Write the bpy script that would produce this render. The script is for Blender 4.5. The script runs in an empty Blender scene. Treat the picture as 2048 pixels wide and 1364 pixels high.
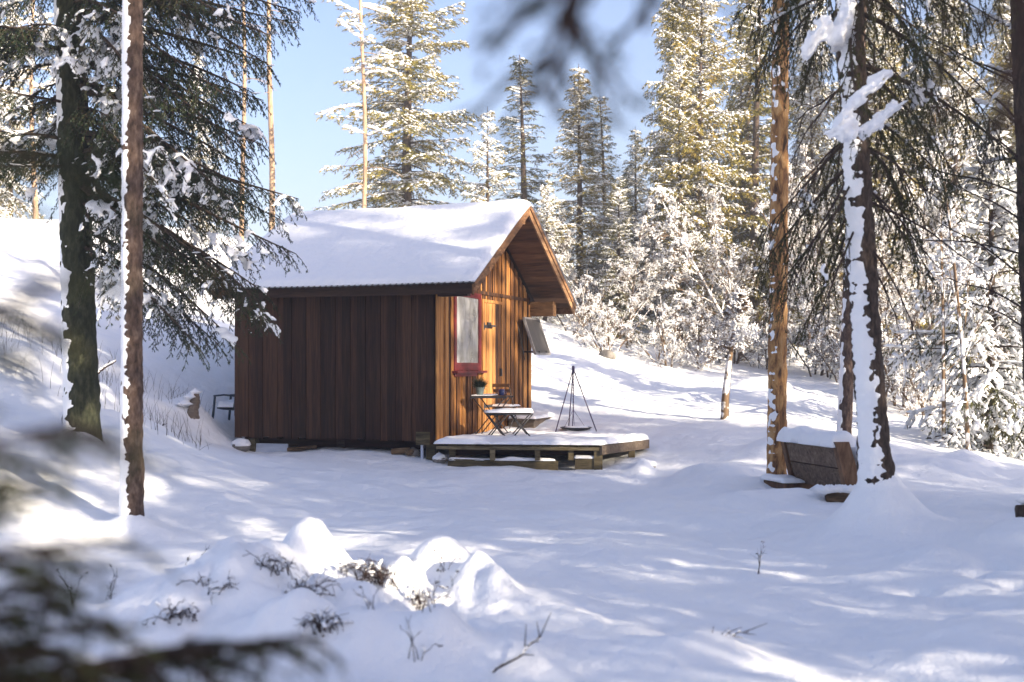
import bpy, math, random
import numpy as np
from mathutils import Vector
random.seed(7)
R_ = np.random.default_rng(7)
SC = bpy.context.scene
COL = SC.collection
rad = math.radians

# ------------------------------------------------------------------ camera, sky, sun, exposure
F = 2390.0                       # focal length in photograph pixels
EYE = 1.55
HOR = 733.0
cd = bpy.data.cameras.new('camera'); cam = bpy.data.objects.new('camera', cd); COL.objects.link(cam)
cam.location = (0, 0, EYE); cam.rotation_euler = (rad(90), 0, 0)
cd.sensor_width = 36; cd.lens = F/2048*36; cd.shift_y = (HOR-682)/2048
cd.clip_start = 0.05; cd.clip_end = 2000
cd.dof.use_dof = True; cd.dof.focus_distance = 19.0; cd.dof.aperture_fstop = 1.8
SC.camera = cam
SUN_H = np.array([.78, -.626]); SUN_EL = rad(18)
w = bpy.data.worlds.new('World'); SC.world = w; w.use_nodes = True
nt = w.node_tree; nt.nodes.clear()
sky = nt.nodes.new('ShaderNodeTexSky'); sky.sky_type = 'NISHITA'; sky.sun_disc = False
sky.sun_elevation = SUN_EL; sky.sun_rotation = math.atan2(SUN_H[0], SUN_H[1])
sky.air_density = 1.0; sky.dust_density = 2.2; sky.ozone_density = 3.0
bg = nt.nodes.new('ShaderNodeBackground'); bg.inputs[1].default_value = 0.098
wo = nt.nodes.new('ShaderNodeOutputWorld')
wb = nt.nodes.new('ShaderNodeMix'); wb.data_type = 'RGBA'; wb.blend_type = 'MULTIPLY'; wb.inputs[0].default_value = 1
wb.inputs[7].default_value = (.90, .81, .87, 1)      # the camera's white balance
nt.links.new(sky.outputs[0], wb.inputs[6]); nt.links.new(wb.outputs[2], bg.inputs[0]); nt.links.new(bg.outputs[0], wo.inputs[0])
sl = bpy.data.lights.new('sun', 'SUN'); sl.energy = 5.0; sl.angle = rad(0.53); sl.color = (1, .86, .66)
so = bpy.data.objects.new('sun', sl); COL.objects.link(so); so.location = (30, -15, 20)
sv = Vector((SUN_H[0]*math.cos(SUN_EL), SUN_H[1]*math.cos(SUN_EL), math.sin(SUN_EL)))
so.rotation_euler = sv.to_track_quat('Z', 'Y').to_euler()
SC.view_settings.view_transform = 'Standard'; SC.view_settings.look = 'None'
SC.view_settings.gamma = 1; SC.view_settings.use_curve_mapping = False
SC.view_settings.exposure = 1.84
SC.render.engine = 'CYCLES'
SC.cycles.use_denoising = True
SC.cycles.max_bounces = 6; SC.cycles.diffuse_bounces = 3; SC.cycles.glossy_bounces = 3; SC.cycles.transmission_bounces = 3
SC.cycles.sample_clamp_indirect = 6

# ------------------------------------------------------------------ helpers
def A(*x): return np.array(x, float)
def unit(v): return v/np.maximum(np.linalg.norm(v, axis=-1, keepdims=True), 1e-9)

def _h(ix, iy, iz, seed):
    h = (ix.astype(np.int64)*374761393 + iy.astype(np.int64)*668265263 + iz.astype(np.int64)*1274126177 + seed*974634777) & 0xffffffff
    h = ((h ^ (h >> 13))*1274126177) & 0xffffffff
    h = h ^ (h >> 16)
    return (h & 0xffff)/32767.5-1
def vnoise(P, seed=0):
    P = np.asarray(P, float); i = np.floor(P); f = P-i; f = f*f*(3-2*f); i = i.astype(np.int64)
    r = 0
    for dx in (0, 1):
        wx = f[..., 0] if dx else 1-f[..., 0]
        for dy in (0, 1):
            wy = f[..., 1] if dy else 1-f[..., 1]
            for dz in (0, 1):
                wz = f[..., 2] if dz else 1-f[..., 2]
                r = r+wx*wy*wz*_h(i[..., 0]+dx, i[..., 1]+dy, i[..., 2]+dz, seed)
    return r
def fbm(P, oct=3, seed=0):
    s, a, P = 0, 1, np.asarray(P, float)
    for k in range(oct):
        s = s+a*vnoise(P*(2.03**k), seed+k*7); a *= .5
    return s

class MB:
    """collects vertices and faces and links them as ONE mesh object"""
    def __init__(s): s.v = []; s.t = []; s.q = []; s.n = 0
    def add(s, v, tris=None, quads=None):
        v = np.asarray(v, float).reshape(-1, 3)
        if tris is not None and len(tris): s.t.append(np.asarray(tris, np.int64).reshape(-1, 3)+s.n)
        if quads is not None and len(quads): s.q.append(np.asarray(quads, np.int64).reshape(-1, 4)+s.n)
        s.v.append(v); s.n += len(v)
    def mesh(s, name, mats, smooth=True):
        v = np.concatenate(s.v) if s.v else np.zeros((0, 3))
        t = np.concatenate(s.t) if s.t else np.zeros((0, 3), np.int64)
        q = np.concatenate(s.q) if s.q else np.zeros((0, 4), np.int64)
        m = bpy.data.meshes.new(name)
        m.vertices.add(len(v)); m.vertices.foreach_set('co', v.astype(np.float32).ravel())
        loops = np.concatenate([t.ravel(), q.ravel()]).astype(np.int32)
        tot = np.concatenate([np.full(len(t), 3), np.full(len(q), 4)]).astype(np.int32)
        st = np.concatenate([[0], np.cumsum(tot)[:-1]]).astype(np.int32) if len(tot) else tot
        m.loops.add(len(loops)); m.loops.foreach_set('vertex_index', loops)
        m.polygons.add(len(tot)); m.polygons.foreach_set('loop_start', st); m.polygons.foreach_set('loop_total', tot)
        m.polygons.foreach_set('use_smooth', np.full(len(tot), smooth))
        for x in (mats if isinstance(mats, (list, tuple)) else [mats]): m.materials.append(x)
        m.update(calc_edges=True); m.validate()
        return m
    def build(s, name, mats, parent=None, smooth=True):
        o = bpy.data.objects.new(name, s.mesh(name, mats, smooth)); COL.objects.link(o)
        if parent is not None: o.parent = parent
        return o
    # shapes
    def box(s, a, b, rot=None, org=None):
        a = np.minimum(a, b); b2 = np.maximum(a, b); b = b2
        v = np.array([[x, y, z] for x in (a[0], b[0]) for y in (a[1], b[1]) for z in (a[2], b[2])], float)
        if rot is not None: v = (v-org) @ np.asarray(rot).T+org
        s.add(v, quads=[[0, 1, 3, 2], [4, 6, 7, 5], [0, 4, 5, 1], [2, 3, 7, 6], [0, 2, 6, 4], [1, 5, 7, 3]])
    def bar(s, p, q, w, h, up=(0, 0, 1)):
        p, q = A(*p), A(*q); d = unit(q-p); u = A(*up); sd = np.cross(d, u)
        if np.linalg.norm(sd) < 1e-3: sd = np.cross(d, A(1, 0, 0))
        sd = unit(sd)*w/2; uu = unit(np.cross(sd, d))*h/2
        v = [c+i*sd+j*uu for c in (p, q) for i in (-1, 1) for j in (-1, 1)]
        s.add(v, quads=[[0, 1, 3, 2], [4, 6, 7, 5], [0, 4, 5, 1], [2, 3, 7, 6], [0, 2, 6, 4], [1, 5, 7, 3]])
    def prism(s, poly, z0, z1):
        n = len(poly); v = [(x, y, z0) for x, y in poly]+[(x, y, z1) for x, y in poly]
        s.add(v, quads=[[i, (i+1) % n, n+(i+1) % n, n+i] for i in range(n)],
              tris=[[n, n+i, n+i+1] for i in range(1, n-1)]+[[0, i+1, i] for i in range(1, n-1)])
    def tubes(s, P, Rr, k=3, cap=True):
        """P (N,m,3) curves, Rr (N,m) radii"""
        P = np.asarray(P, float); Rr = np.asarray(Rr, float)
        N, m, _ = P.shape
        T = unit(np.gradient(P, axis=1))
        ref = np.where(np.abs(T[..., 2:3]) > .9, A(1, 0, 0), A(0, 0, 1))
        U = unit(np.cross(T, ref)); V = np.cross(T, U)
        a = np.arange(k)*2*np.pi/k
        ring = P[:, :, None]+Rr[:, :, None, None]*(U[:, :, None]*np.cos(a)[:, None]+V[:, :, None]*np.sin(a)[:, None])
        idx = np.arange(N*m*k).reshape(N, m, k); nx = np.roll(idx, -1, axis=2)
        q = np.stack([idx[:, :-1], nx[:, :-1], nx[:, 1:], idx[:, 1:]], -1).reshape(-1, 4)
        tr = []
        if cap:
            for j in range(1, k-1):
                tr.append(np.stack([idx[:, -1, 0], idx[:, -1, j], idx[:, -1, j+1]], -1))
                tr.append(np.stack([idx[:, 0, 0], idx[:, 0, j+1], idx[:, 0, j]], -1))
            tr = np.concatenate(tr)
        s.add(ring.reshape(-1, 3), quads=q, tris=tr)
    def tube(s, pts, r, k=6):
        pts = np.asarray(pts, float); r = np.broadcast_to(np.asarray(r, float), (len(pts),))
        s.tubes(pts[None], r[None], k)
    def needles(s, P, D, L, W):
        """thin triangles"""
        rnd = R_.normal(size=P.shape); sd = unit(np.cross(D, rnd))*np.asarray(W)[:, None]
        v = np.stack([P-sd, P+sd, P+D*np.asarray(L)[:, None]], 1)
        s.add(v.reshape(-1, 3), tris=np.arange(len(P)*3).reshape(-1, 3))
    def lumps(s, P, D, a, b, c, k=6):
        n = len(P)
        if n == 0: return
        S = unit(np.cross(D, A(0, 0, 1)+0*D)+1e-6); Uv = unit(np.cross(S, D))
        an = np.arange(k)*2*np.pi/k
        jit = 1+.25*R_.normal(size=(n, k, 1))
        ring = P[:, None]+jit*(D[:, None]*np.cos(an)[:, None]*a[:, None, None]+S[:, None]*np.sin(an)[:, None]*b[:, None, None])
        top = P+Uv*c[:, None]+D*(R_.normal(size=(n, 1))*a[:, None]*.2); bot = P-Uv*c[:, None]*.7
        v = np.concatenate([ring, top[:, None], bot[:, None]], 1)
        base = (np.arange(n)*(k+2))[:, None]
        t = []
        for j in range(k):
            j2 = (j+1) % k
            t.append(base+np.array([[j, j2, k]])); t.append(base+np.array([[j2, j, k+1]]))
        s.add(v.reshape(-1, 3), tris=np.concatenate(t))

def thing(name, label, cat, loc=(0, 0, 0), rz=0, group=None, rx=0, ry=0):
    o = bpy.data.objects.new(name, None); COL.objects.link(o)
    o.location = loc; o.rotation_euler = (rx, ry, rz); o['label'] = label; o['category'] = cat
    if group: o['group'] = group
    return o
def tag(o, label=None, cat=None, group=None, kind=None):
    for k, v in (('label', label), ('category', cat), ('group', group), ('kind', kind)):
        if v: o[k] = v
    return o
def dup(root, loc, rz, scale=1, label=None, group=None, sz=None):
    r = root.copy(); COL.objects.link(r); r.location = loc; r.rotation_euler = (0, 0, rz)
    r.scale = (scale, scale, scale*(sz or 1))
    if label: r['label'] = label
    if group: r['group'] = group
    elif 'group' in r.keys(): del r['group']
    for ch in list(root.children):
        c = ch.copy(); COL.objects.link(c); c.parent = r
        for g in ch.children:
            d = g.copy(); COL.objects.link(d); d.parent = c
    return r
def at(px, py, Y): return A((px-1024)/F*Y, Y, EYE+(HOR-py)/F*Y)

# ------------------------------------------------------------------ materials
def mat(name, rough=.8, spec=.3):
    m = bpy.data.materials.new(name); m.use_nodes = True
    b = m.node_tree.nodes['Principled BSDF']
    b.inputs['Roughness'].default_value = rough; b.inputs['Specular IOR Level'].default_value = spec
    return m, m.node_tree, b
def nd(nt, typ, **kw):
    n = nt.nodes.new(typ)
    for k, v in kw.items():
        if hasattr(n, k): setattr(n, k, v)
        else: n.inputs[k.replace('_', ' ')].default_value = v
    return n
def ramp(nt, src, stops):
    r = nt.nodes.new('ShaderNodeValToRGB'); e = r.color_ramp.elements
    while len(e) < len(stops): e.new(.5)
    for i, (p, c) in enumerate(stops):
        e[i].position = p; e[i].color = (*c, 1) if len(c) == 3 else c
    nt.links.new(src, r.inputs[0]); return r
def coords(nt, scale, kind='Object'):
    tc = nt.nodes.new('ShaderNodeTexCoord'); mp = nt.nodes.new('ShaderNodeMapping')
    mp.inputs['Scale'].default_value = scale
    nt.links.new(tc.outputs[kind], mp.inputs[0]); return mp.outputs[0]
def bump(nt, b, src, dist, strength=1):
    n = nt.nodes.new('ShaderNodeBump'); n.inputs['Distance'].default_value = dist; n.inputs['Strength'].default_value = strength
    nt.links.new(src, n.inputs['Height']); nt.links.new(n.outputs[0], b.inputs['Normal']); return n
def noisemat(name, stops, scale=(4, 4, 4), detail=6, rough=.85, bdist=0, spec=.2, rnd=0, nscale=1.0, dist=0):
    m, nt, b = mat(name, rough, spec)
    c = coords(nt, scale)
    n = nd(nt, 'ShaderNodeTexNoise', Scale=nscale, Detail=detail, Roughness=.65, Distortion=dist); nt.links.new(c, n.inputs['Vector'])
    src = n.outputs['Fac']
    if rnd:
        oi = nt.nodes.new('ShaderNodeObjectInfo')
        vm = nd(nt, 'ShaderNodeVectorMath', operation='ADD'); cb = nt.nodes.new('ShaderNodeMath'); cb.operation = 'MULTIPLY'; cb.inputs[1].default_value = 37
        nt.links.new(oi.outputs['Random'], cb.inputs[0]); nt.links.new(c, vm.inputs[0]); nt.links.new(cb.outputs[0], vm.inputs[1]); nt.links.new(vm.outputs[0], n.inputs['Vector'])
        ma = nt.nodes.new('ShaderNodeMath'); ma.operation = 'MULTIPLY_ADD'; ma.inputs[1].default_value = rnd; ma.inputs[2].default_value = -rnd/2
        nt.links.new(oi.outputs['Random'], ma.inputs[0])
        ad = nt.nodes.new('ShaderNodeMath'); ad.operation = 'ADD'; nt.links.new(ma.outputs[0], ad.inputs[0]); nt.links.new(src, ad.inputs[1]); src = ad.outputs[0]
    r = ramp(nt, src, stops); nt.links.new(r.outputs[0], b.inputs['Base Color'])
    if bdist: bump(nt, b, n.outputs['Fac'], bdist)
    return m

def snowmat(name, bd=.02, sc=6):
    m, nt, b = mat(name, .55, .25)
    c = coords(nt, (1, 1, 1))
    n1 = nd(nt, 'ShaderNodeTexNoise', Scale=sc, Detail=5, Roughness=.55); nt.links.new(c, n1.inputs['Vector'])
    n2 = nd(nt, 'ShaderNodeTexNoise', Scale=sc*14, Detail=3, Roughness=.7); nt.links.new(c, n2.inputs['Vector'])
    mx = nd(nt, 'ShaderNodeMath', operation='MULTIPLY_ADD'); mx.inputs[1].default_value = .12
    nt.links.new(n2.outputs['Fac'], mx.inputs[0]); nt.links.new(n1.outputs['Fac'], mx.inputs[2])
    r = ramp(nt, n1.outputs['Fac'], [(.3, (.84, .86, .89)), (.7, (.89, .895, .905))])
    nt.links.new(r.outputs[0], b.inputs['Base Color'])
    bump(nt, b, mx.outputs[0], bd)
    return m
M = {}
M['snow'] = snowmat('snow', .05, 4)
M['snow_soft'] = snowmat('snow_soft', .02, 9)
M['frost'] = noisemat('frosted_twig', [(.46, (.13, .085, .05)), (.54, (.74, .74, .74)), (.7, (.88, .88, .89))], scale=(3.2, 3.2, 3.2), detail=3)
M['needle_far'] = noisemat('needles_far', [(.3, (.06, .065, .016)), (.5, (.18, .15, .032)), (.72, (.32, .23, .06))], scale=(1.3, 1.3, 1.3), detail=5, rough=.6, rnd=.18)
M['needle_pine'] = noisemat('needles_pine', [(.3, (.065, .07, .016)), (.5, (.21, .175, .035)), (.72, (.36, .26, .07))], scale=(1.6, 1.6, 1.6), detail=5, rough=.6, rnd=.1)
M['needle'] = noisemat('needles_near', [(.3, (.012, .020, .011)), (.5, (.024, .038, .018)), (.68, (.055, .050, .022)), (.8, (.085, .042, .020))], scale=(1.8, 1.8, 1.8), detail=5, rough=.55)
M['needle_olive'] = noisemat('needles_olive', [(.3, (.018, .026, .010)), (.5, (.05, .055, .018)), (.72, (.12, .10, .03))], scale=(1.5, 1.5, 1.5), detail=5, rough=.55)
M['bark'] = noisemat('bark_spruce', [(.32, (.016, .012, .010)), (.5, (.060, .042, .032)), (.7, (.13, .095, .07))], scale=(26, 26, 9), detail=7, bdist=.03)
M['bark_moss'] = noisemat('bark_mossy', [(.32, (.012, .013, .008)), (.5, (.032, .036, .020)), (.7, (.07, .07, .045))], scale=(20, 20, 8), detail=7, bdist=.03)
M['bark_red'] = noisemat('bark_reddish', [(.32, (.022, .015, .012)), (.5, (.085, .055, .042)), (.7, (.17, .125, .10))], scale=(24, 24, 10), detail=7, bdist=.03)
M['bark_pine'] = noisemat('bark_pine', [(.34, (.05, .03, .018)), (.43, (.20, .10, .045)), (.54, (.40, .22, .085)), (.7, (.52, .34, .17))], scale=(16, 16, 4.5), detail=7, bdist=.03, dist=.6)
M['bark_far'] = noisemat('bark_distant_pine', [(.35, (.20, .13, .085)), (.6, (.42, .30, .20))], scale=(6, 6, 2), detail=4)
M['twig'] = noisemat('twig', [(.35, (.020, .014, .014)), (.65, (.065, .042, .036))], scale=(30, 30, 30), detail=3)
# stained cladding: vertical grain
def woodmat(name, stops, scale, rnd=.25, rough=.75, bd=.004, dist=.8):
    return noisemat(name, stops, scale=scale, detail=7, rough=rough, bdist=bd, rnd=rnd, dist=dist)
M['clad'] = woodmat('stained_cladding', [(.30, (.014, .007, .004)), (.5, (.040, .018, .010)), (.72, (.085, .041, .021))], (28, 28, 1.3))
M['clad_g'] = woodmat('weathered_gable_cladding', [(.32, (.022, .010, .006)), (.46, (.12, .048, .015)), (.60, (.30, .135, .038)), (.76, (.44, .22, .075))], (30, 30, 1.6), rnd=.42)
M['beam'] = woodmat('beam_wood', [(.3, (.05, .025, .012)), (.5, (.16, .085, .038)), (.72, (.30, .18, .09))], (3, 22, 22), rnd=.15)
M['rake'] = woodmat('bargeboard_wood', [(.3, (.06, .028, .012)), (.5, (.20, .10, .045)), (.72, (.34, .21, .11))], (22, 2.0, 12), rnd=.2)
M['soffit'] = woodmat('soffit_wood', [(.3, (.05, .024, .012)), (.5, (.13, .062, .028)), (.72, (.22, .115, .055))], (2, 24, 24), rnd=.3)
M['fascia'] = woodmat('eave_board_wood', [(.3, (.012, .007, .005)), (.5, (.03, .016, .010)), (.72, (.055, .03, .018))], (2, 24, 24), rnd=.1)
M['grey_wood'] = woodmat('grey_weathered_wood', [(.3, (.05, .038, .028)), (.5, (.13, .10, .075)), (.72, (.22, .18, .14))], (3, 26, 26), rnd=.2)
M['deck_wood'] = woodmat('mossy_deck_wood', [(.3, (.035, .028, .014)), (.5, (.10, .078, .040)), (.72, (.19, .155, .09))], (3, 22, 22), rnd=.2)
M['bench_wood'] = woodmat('bench_wood', [(.3, (.055, .038, .028)), (.5, (.15, .105, .075)), (.72, (.25, .19, .14))], (20, 3, 20), rnd=.15)
M['bench_end'] = woodmat('bench_end_wood', [(.3, (.04, .022, .014)), (.5, (.12, .065, .035)), (.72, (.22, .13, .075))], (14, 14, 4), rnd=.15)
M['red'] = noisemat('red_paint', [(.35, (.065, .008, .009)), (.7, (.14, .016, .015))], scale=(6, 6, 14), detail=5, rough=.5, bdist=.002)
M['tin'] = noisemat('corrugated_tin', [(.35, (.012, .012, .014)), (.7, (.05, .05, .055))], scale=(8, 8, 8), rough=.45, spec=.5)
M['iron'] = noisemat('purple_black_steel', [(.35, (.022, .014, .045)), (.7, (.07, .045, .12))], scale=(20, 20, 20), rough=.4, spec=.5)
M['iron_dark'] = noisemat('dark_steel', [(.35, (.010, .010, .012)), (.7, (.03, .03, .034))], scale=(20, 20, 20), rough=.45, spec=.5)
M['slat'] = noisemat('furniture_slat', [(.35, (.045, .025, .016)), (.7, (.11, .07, .045))], scale=(20, 3, 20), rough=.6)
M['chair'] = noisemat('dark_teal_plastic', [(.35, (.006, .016, .030)), (.7, (.015, .035, .055))], scale=(5, 5, 5), rough=.4, spec=.5)
M['panel'] = noisemat('solar_cells', [(.35, (.045, .042, .042)), (.7, (.095, .085, .082))], scale=(3, 9, 3), rough=.35, spec=.5)
M['alu'] = noisemat('panel_frame_metal', [(.35, (.16, .15, .15)), (.7, (.34, .33, .33))], scale=(9, 9, 9), rough=.4, spec=.5)
M['stone'] = noisemat('stone', [(.3, (.07, .065, .06)), (.5, (.17, .155, .14)), (.72, (.30, .28, .25))], scale=(6, 6, 6), bdist=.02)
M['log'] = noisemat('split_log', [(.3, (.04, .025, .014)), (.5, (.12, .075, .04)), (.72, (.24, .16, .09))], scale=(4, 22, 22), bdist=.01, rnd=.3)
M['board_white'] = noisemat('pale_board', [(.35, (.40, .45, .55)), (.7, (.60, .64, .72))], scale=(2, 12, 12), rough=.5)
M['pot'] = noisemat('zinc_pot', [(.35, (.10, .13, .12)), (.7, (.22, .27, .25))], scale=(9, 9, 9), rough=.5)
M['blue'] = noisemat('blue_enamel', [(.35, (.012, .02, .10)), (.7, (.03, .05, .2))], scale=(9, 9, 9), rough=.3, spec=.5)
M['dark_int'] = noisemat('dark_interior', [(.35, (.02, .015, .012)), (.7, (.04, .03, .025))])
M['leaf_dead'] = noisemat('dead_leaf', [(.35, (.06, .028, .018)), (.7, (.15, .07, .035))], scale=(9, 9, 9))
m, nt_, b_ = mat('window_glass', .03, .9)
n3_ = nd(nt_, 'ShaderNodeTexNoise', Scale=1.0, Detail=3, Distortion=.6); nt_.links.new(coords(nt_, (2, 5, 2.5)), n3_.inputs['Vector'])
nt_.links.new(ramp(nt_, n3_.outputs['Fac'], [(.35, (.16, .16, .155)), (.65, (.36, .365, .37))]).outputs[0], b_.inputs['Base Color'])   # pale mottling paints the reflection of snowy trees into the pane colour; b_.inputs['IOR'].default_value = 1.9
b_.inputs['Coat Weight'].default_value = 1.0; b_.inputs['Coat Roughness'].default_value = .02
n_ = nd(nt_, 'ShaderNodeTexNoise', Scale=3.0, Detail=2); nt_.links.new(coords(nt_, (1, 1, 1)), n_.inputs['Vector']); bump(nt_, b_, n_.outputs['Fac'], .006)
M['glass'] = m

# ------------------------------------------------------------------ terrain
CTRL = [(0, 1364, 5.8), (0, 1000, 11), (165, 900, 14), (0, 790, 16), (100, 720, 18), (0, 560, 24), (0, 452, 33), (200, 458, 34),
        (430, 468, 36), (330, 710, 22.5), (320, 850, 18.6), (400, 888, 18.0), (380, 600, 29), (700, 560, 38), (1000, 600, 40),
        (1100, 645, 34), (1200, 712, 30), (1300, 733, 31), (1450, 742, 32), (1620, 757, 31), (1800, 850, 25), (2000, 915, 21),
        (470, 893, 20.3), (600, 900, 19.6), (860, 925, 18.7), (1100, 952, 17.9), (1270, 956, 17.9), (1550, 968, 15.8), (1650, 1000, 14),
        (1100, 800, 24.5), (1180, 752, 27), (1300, 830, 23), (1300, 775, 27), (1450, 838, 22), (1500, 790, 26), (1680, 878, 19.5), (1760, 1078, 10.75),
        (1900, 1000, 13), (2048, 1062, 10.6), (2048, 960, 17), (1024, 1364, 5.85), (1700, 1364, 5.85), (700, 1100, 10), (1300, 1080, 10.6), (265, 1068, 11)]
pts = [at(*c) for c in CTRL]
pts += [A(*p) for p in [(15, 5, -.1), (15, 18, -.1), (25, 32, .8), (35, 0, -.2), (0, -15, 0), (-12, 5, .5), (-16, 15, 2.5), (-22, 32, 6), (-40, 30, 8),
        (0, 60, 6.5), (-30, 62, 8), (30, 62, 4.5), (60, 40, 3), (0, 130, 9), (120, 130, 8), (-120, 130, 10), (0, 420, 12), (400, 400, 12), (-400, 400, 12),
        (200, 0, 3), (-200, 0, 8), (0, -60, 0), (-3, 3, .05), (3, 3, 0)]]
pts = np.array(pts); CC = 1.2
dm = np.sqrt(((pts[:, None, :2]-pts[None, :, :2])**2).sum(-1)+CC**2)
WT = np.linalg.solve(dm+np.eye(len(pts))*-.02, pts[:, 2]-1.0)
# (px, Y, radius x, radius y, height)
BUMPS = []
def bp(px, Y, rx, ry, h): BUMPS.append(((px-1024)/F*Y, Y, rx, ry, h))
bp(880, 8.35, .30, .26, 0.35); bp(800, 7.9, .17, .2, 0.28); bp(620, 8.2, .26, .30, 0.46); bp(560, 7.7, .35, .3, 0.20); bp(500, 7.3, .50, .45, 0.28); bp(380, 7.1, .6, .45, 0.25)
bp(950, 7.9, .16, .22, 0.25); bp(995, 7.7, .10, .16, 0.14); bp(700, 7.2, .26, .22, 0.22); bp(600, 6.5, .35, .25, 0.21); bp(780, 6.4, .4, .3, 0.17); bp(880, 6.3, .16, .16, 0.17); bp(720, 7.95, .13, .15, 0.17)
bp(450, 7.6, .2, .2, 0.17); bp(1180, 6.5, .5, .35, 0.08); bp(560, 9.4, .5, .3, 0.14)
bp(1755, 10.75, .27, .27, 0.36); bp(1775, 10.75, .5, .42, 0.22); bp(1760, 10.75, .9, .8, .16); bp(1440, 16.8, .55, .6, .24); bp(1395, 17.2, .3, .4, .10); bp(1285, 18.3, .16, .2, .20)
bp(1870, 9.3, .22, .25, .10); bp(2048, 9.9, .45, .5, .25); bp(1560, 12.0, .9, .7, .10); bp(2000, 6.6, .6, .5, .10); bp(1400, 6.4, .28, .2, .10)
bp(265, 11, .35, .35, .10); bp(400, 10, .5, .6, .08); bp(1550, 15.8, .35, .3, .10); bp(1640, 14.0, .4, .3, .08)
bp(385, 20.3, .42, .4, .42); bp(300, 19.5, .5, .5, .25); bp(230, 18, .35, .3, .22); bp(150, 14.0, .5, .5, .15); bp(165, 13.8, .3, .28, .14); bp(264, 10.95, .16, .16, .10)
bp(1010, 6.2, .25, .2, .07); bp(1320, 6.3, .5, .3, .05)
HOLES = [(1835, 8.3, .11, .13, .13), (1960, 8.6, .10, .12, .14), (1900, 7.9, .12, .1, .12), (1990, 8.9, .1, .12, .12), (1975, 7.6, .12, .12, .14), (2030, 8.1, .1, .1, .12), (1345, 6.55, .09, .1, .1), (1890, 7.2, .1, .1, .1)]
for px, Y, rx, ry, h in HOLES: bp(px, Y, rx, ry, -h)
for _ in range(46):                 # random little hummocks on the slope behind and on the hillside
    Y = R_.uniform(13, 30); px = R_.choice([R_.uniform(1200, 2048), R_.uniform(-100, 450)]); r = R_.uniform(.25, .7)
    bp(px, Y, r, r*R_.uniform(.6, 1.2), R_.uniform(.05, .16))
def ground(X, Y):
    X = np.asarray(X, float); Y = np.asarray(Y, float); sh = X.shape
    x, y = X.ravel(), Y.ravel(); z = np.full(x.shape, 1.0)
    for (px, py, _), wt in zip(pts, WT): z += wt*np.sqrt((x-px)**2+(y-py)**2+CC**2)
    for bx, by, rx, ry, h in BUMPS: z += h*np.exp(-(((x-bx)/rx)**2+((y-by)/ry)**2))
    P = np.stack([x, y, 0*x], -1)
    near = np.clip(1-np.hypot(x, y)/150, 0, 1)
    z += near*(.065*fbm(P*.55, 3, 3)+.024*fbm(P*A(1.6, 3.2, 1), 3, 11)+.008*vnoise(P*8, 5)+.004*vnoise(P*A(9, 22, 1), 6))
    # sharper lumps on the heather mound in the foreground
    mk = np.exp(-((x+1.15)/1.3)**2-((y-7.3)/1.0)**2)
    z += mk*(.14*np.abs(vnoise(P*A(2.6, 2.6, 1), 21))+.09*np.abs(vnoise(P*A(6, 6, 1), 31))+.02*vnoise(P*16, 33)-.07)
    return z.reshape(sh)
def gz(x, y): return float(ground(A(x), A(y))[0])

Ys = np.concatenate([-np.geomspace(1, 90, 22)[::-1]+1, np.linspace(.6, 4.4, 22), 4.5*(62/4.5)**(np.arange(340)/339), np.geomspace(66, 900, 24)])
s_in = np.linspace(-1, 1, 400)
ext = np.geomspace(.25, 800, 46)
rows = []
for Y in Ys:
    hw = .45*min(max(Y, 4.5), 200)+1
    rows.append(np.concatenate([-hw-ext[::-1], s_in*hw, hw+ext]))
GX = np.array(rows); GY = np.repeat(Ys[:, None], GX.shape[1], 1)
GZ = ground(GX, GY)
mb = MB(); nr, nc = GX.shape; ii = np.arange(nr*nc).reshape(nr, nc)
mb.add(np.stack([GX, GY, GZ], -1), quads=np.stack([ii[:-1, :-1], ii[:-1, 1:], ii[1:, 1:], ii[1:, :-1]], -1).reshape(-1, 4))
tag(mb.build('ground', M['snow']), kind='structure')

# ------------------------------------------------------------------ cabin
CABIN = at(870, 881, 19.0); TH = math.atan2(-.327, .945)
L, Wd = 3.66, 4.73
cab = thing('log_cabin', 'small brown board-clad cabin with thick snow on its pitched roof', 'cabin', CABIN, TH)
def rtop(y): return 4.04-.567*abs(y-Wd/2)
X0, X1, YF, YB = -L-.2, .80, -.35, Wd+.50
def boards_x(n, x0, x1, y, z0, z1, name, m, thick=.022, flip=1, seed=0):
    """vertical boards on a wall running along x"""
    r = random.Random(seed); p = (x1-x0)/n
    for i in range(n):
        proud = i % 2; wd = p*(.62 if proud else .50)*1.0
        cx = x0+p*(i+.5); wd = p*(1.12 if proud else .98)/2*r.uniform(.94, 1.04)
        th = thick if proud else 0.004
        mb = MB(); a = y-flip*(.012+th)
        mb.box(A(cx-wd, min(a, a+flip*.02), z0-r.uniform(0, .03)), A(cx+wd, max(a, a+flip*.02), z1), None)
        mb.build(name, m, cab, smooth=False)
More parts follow.
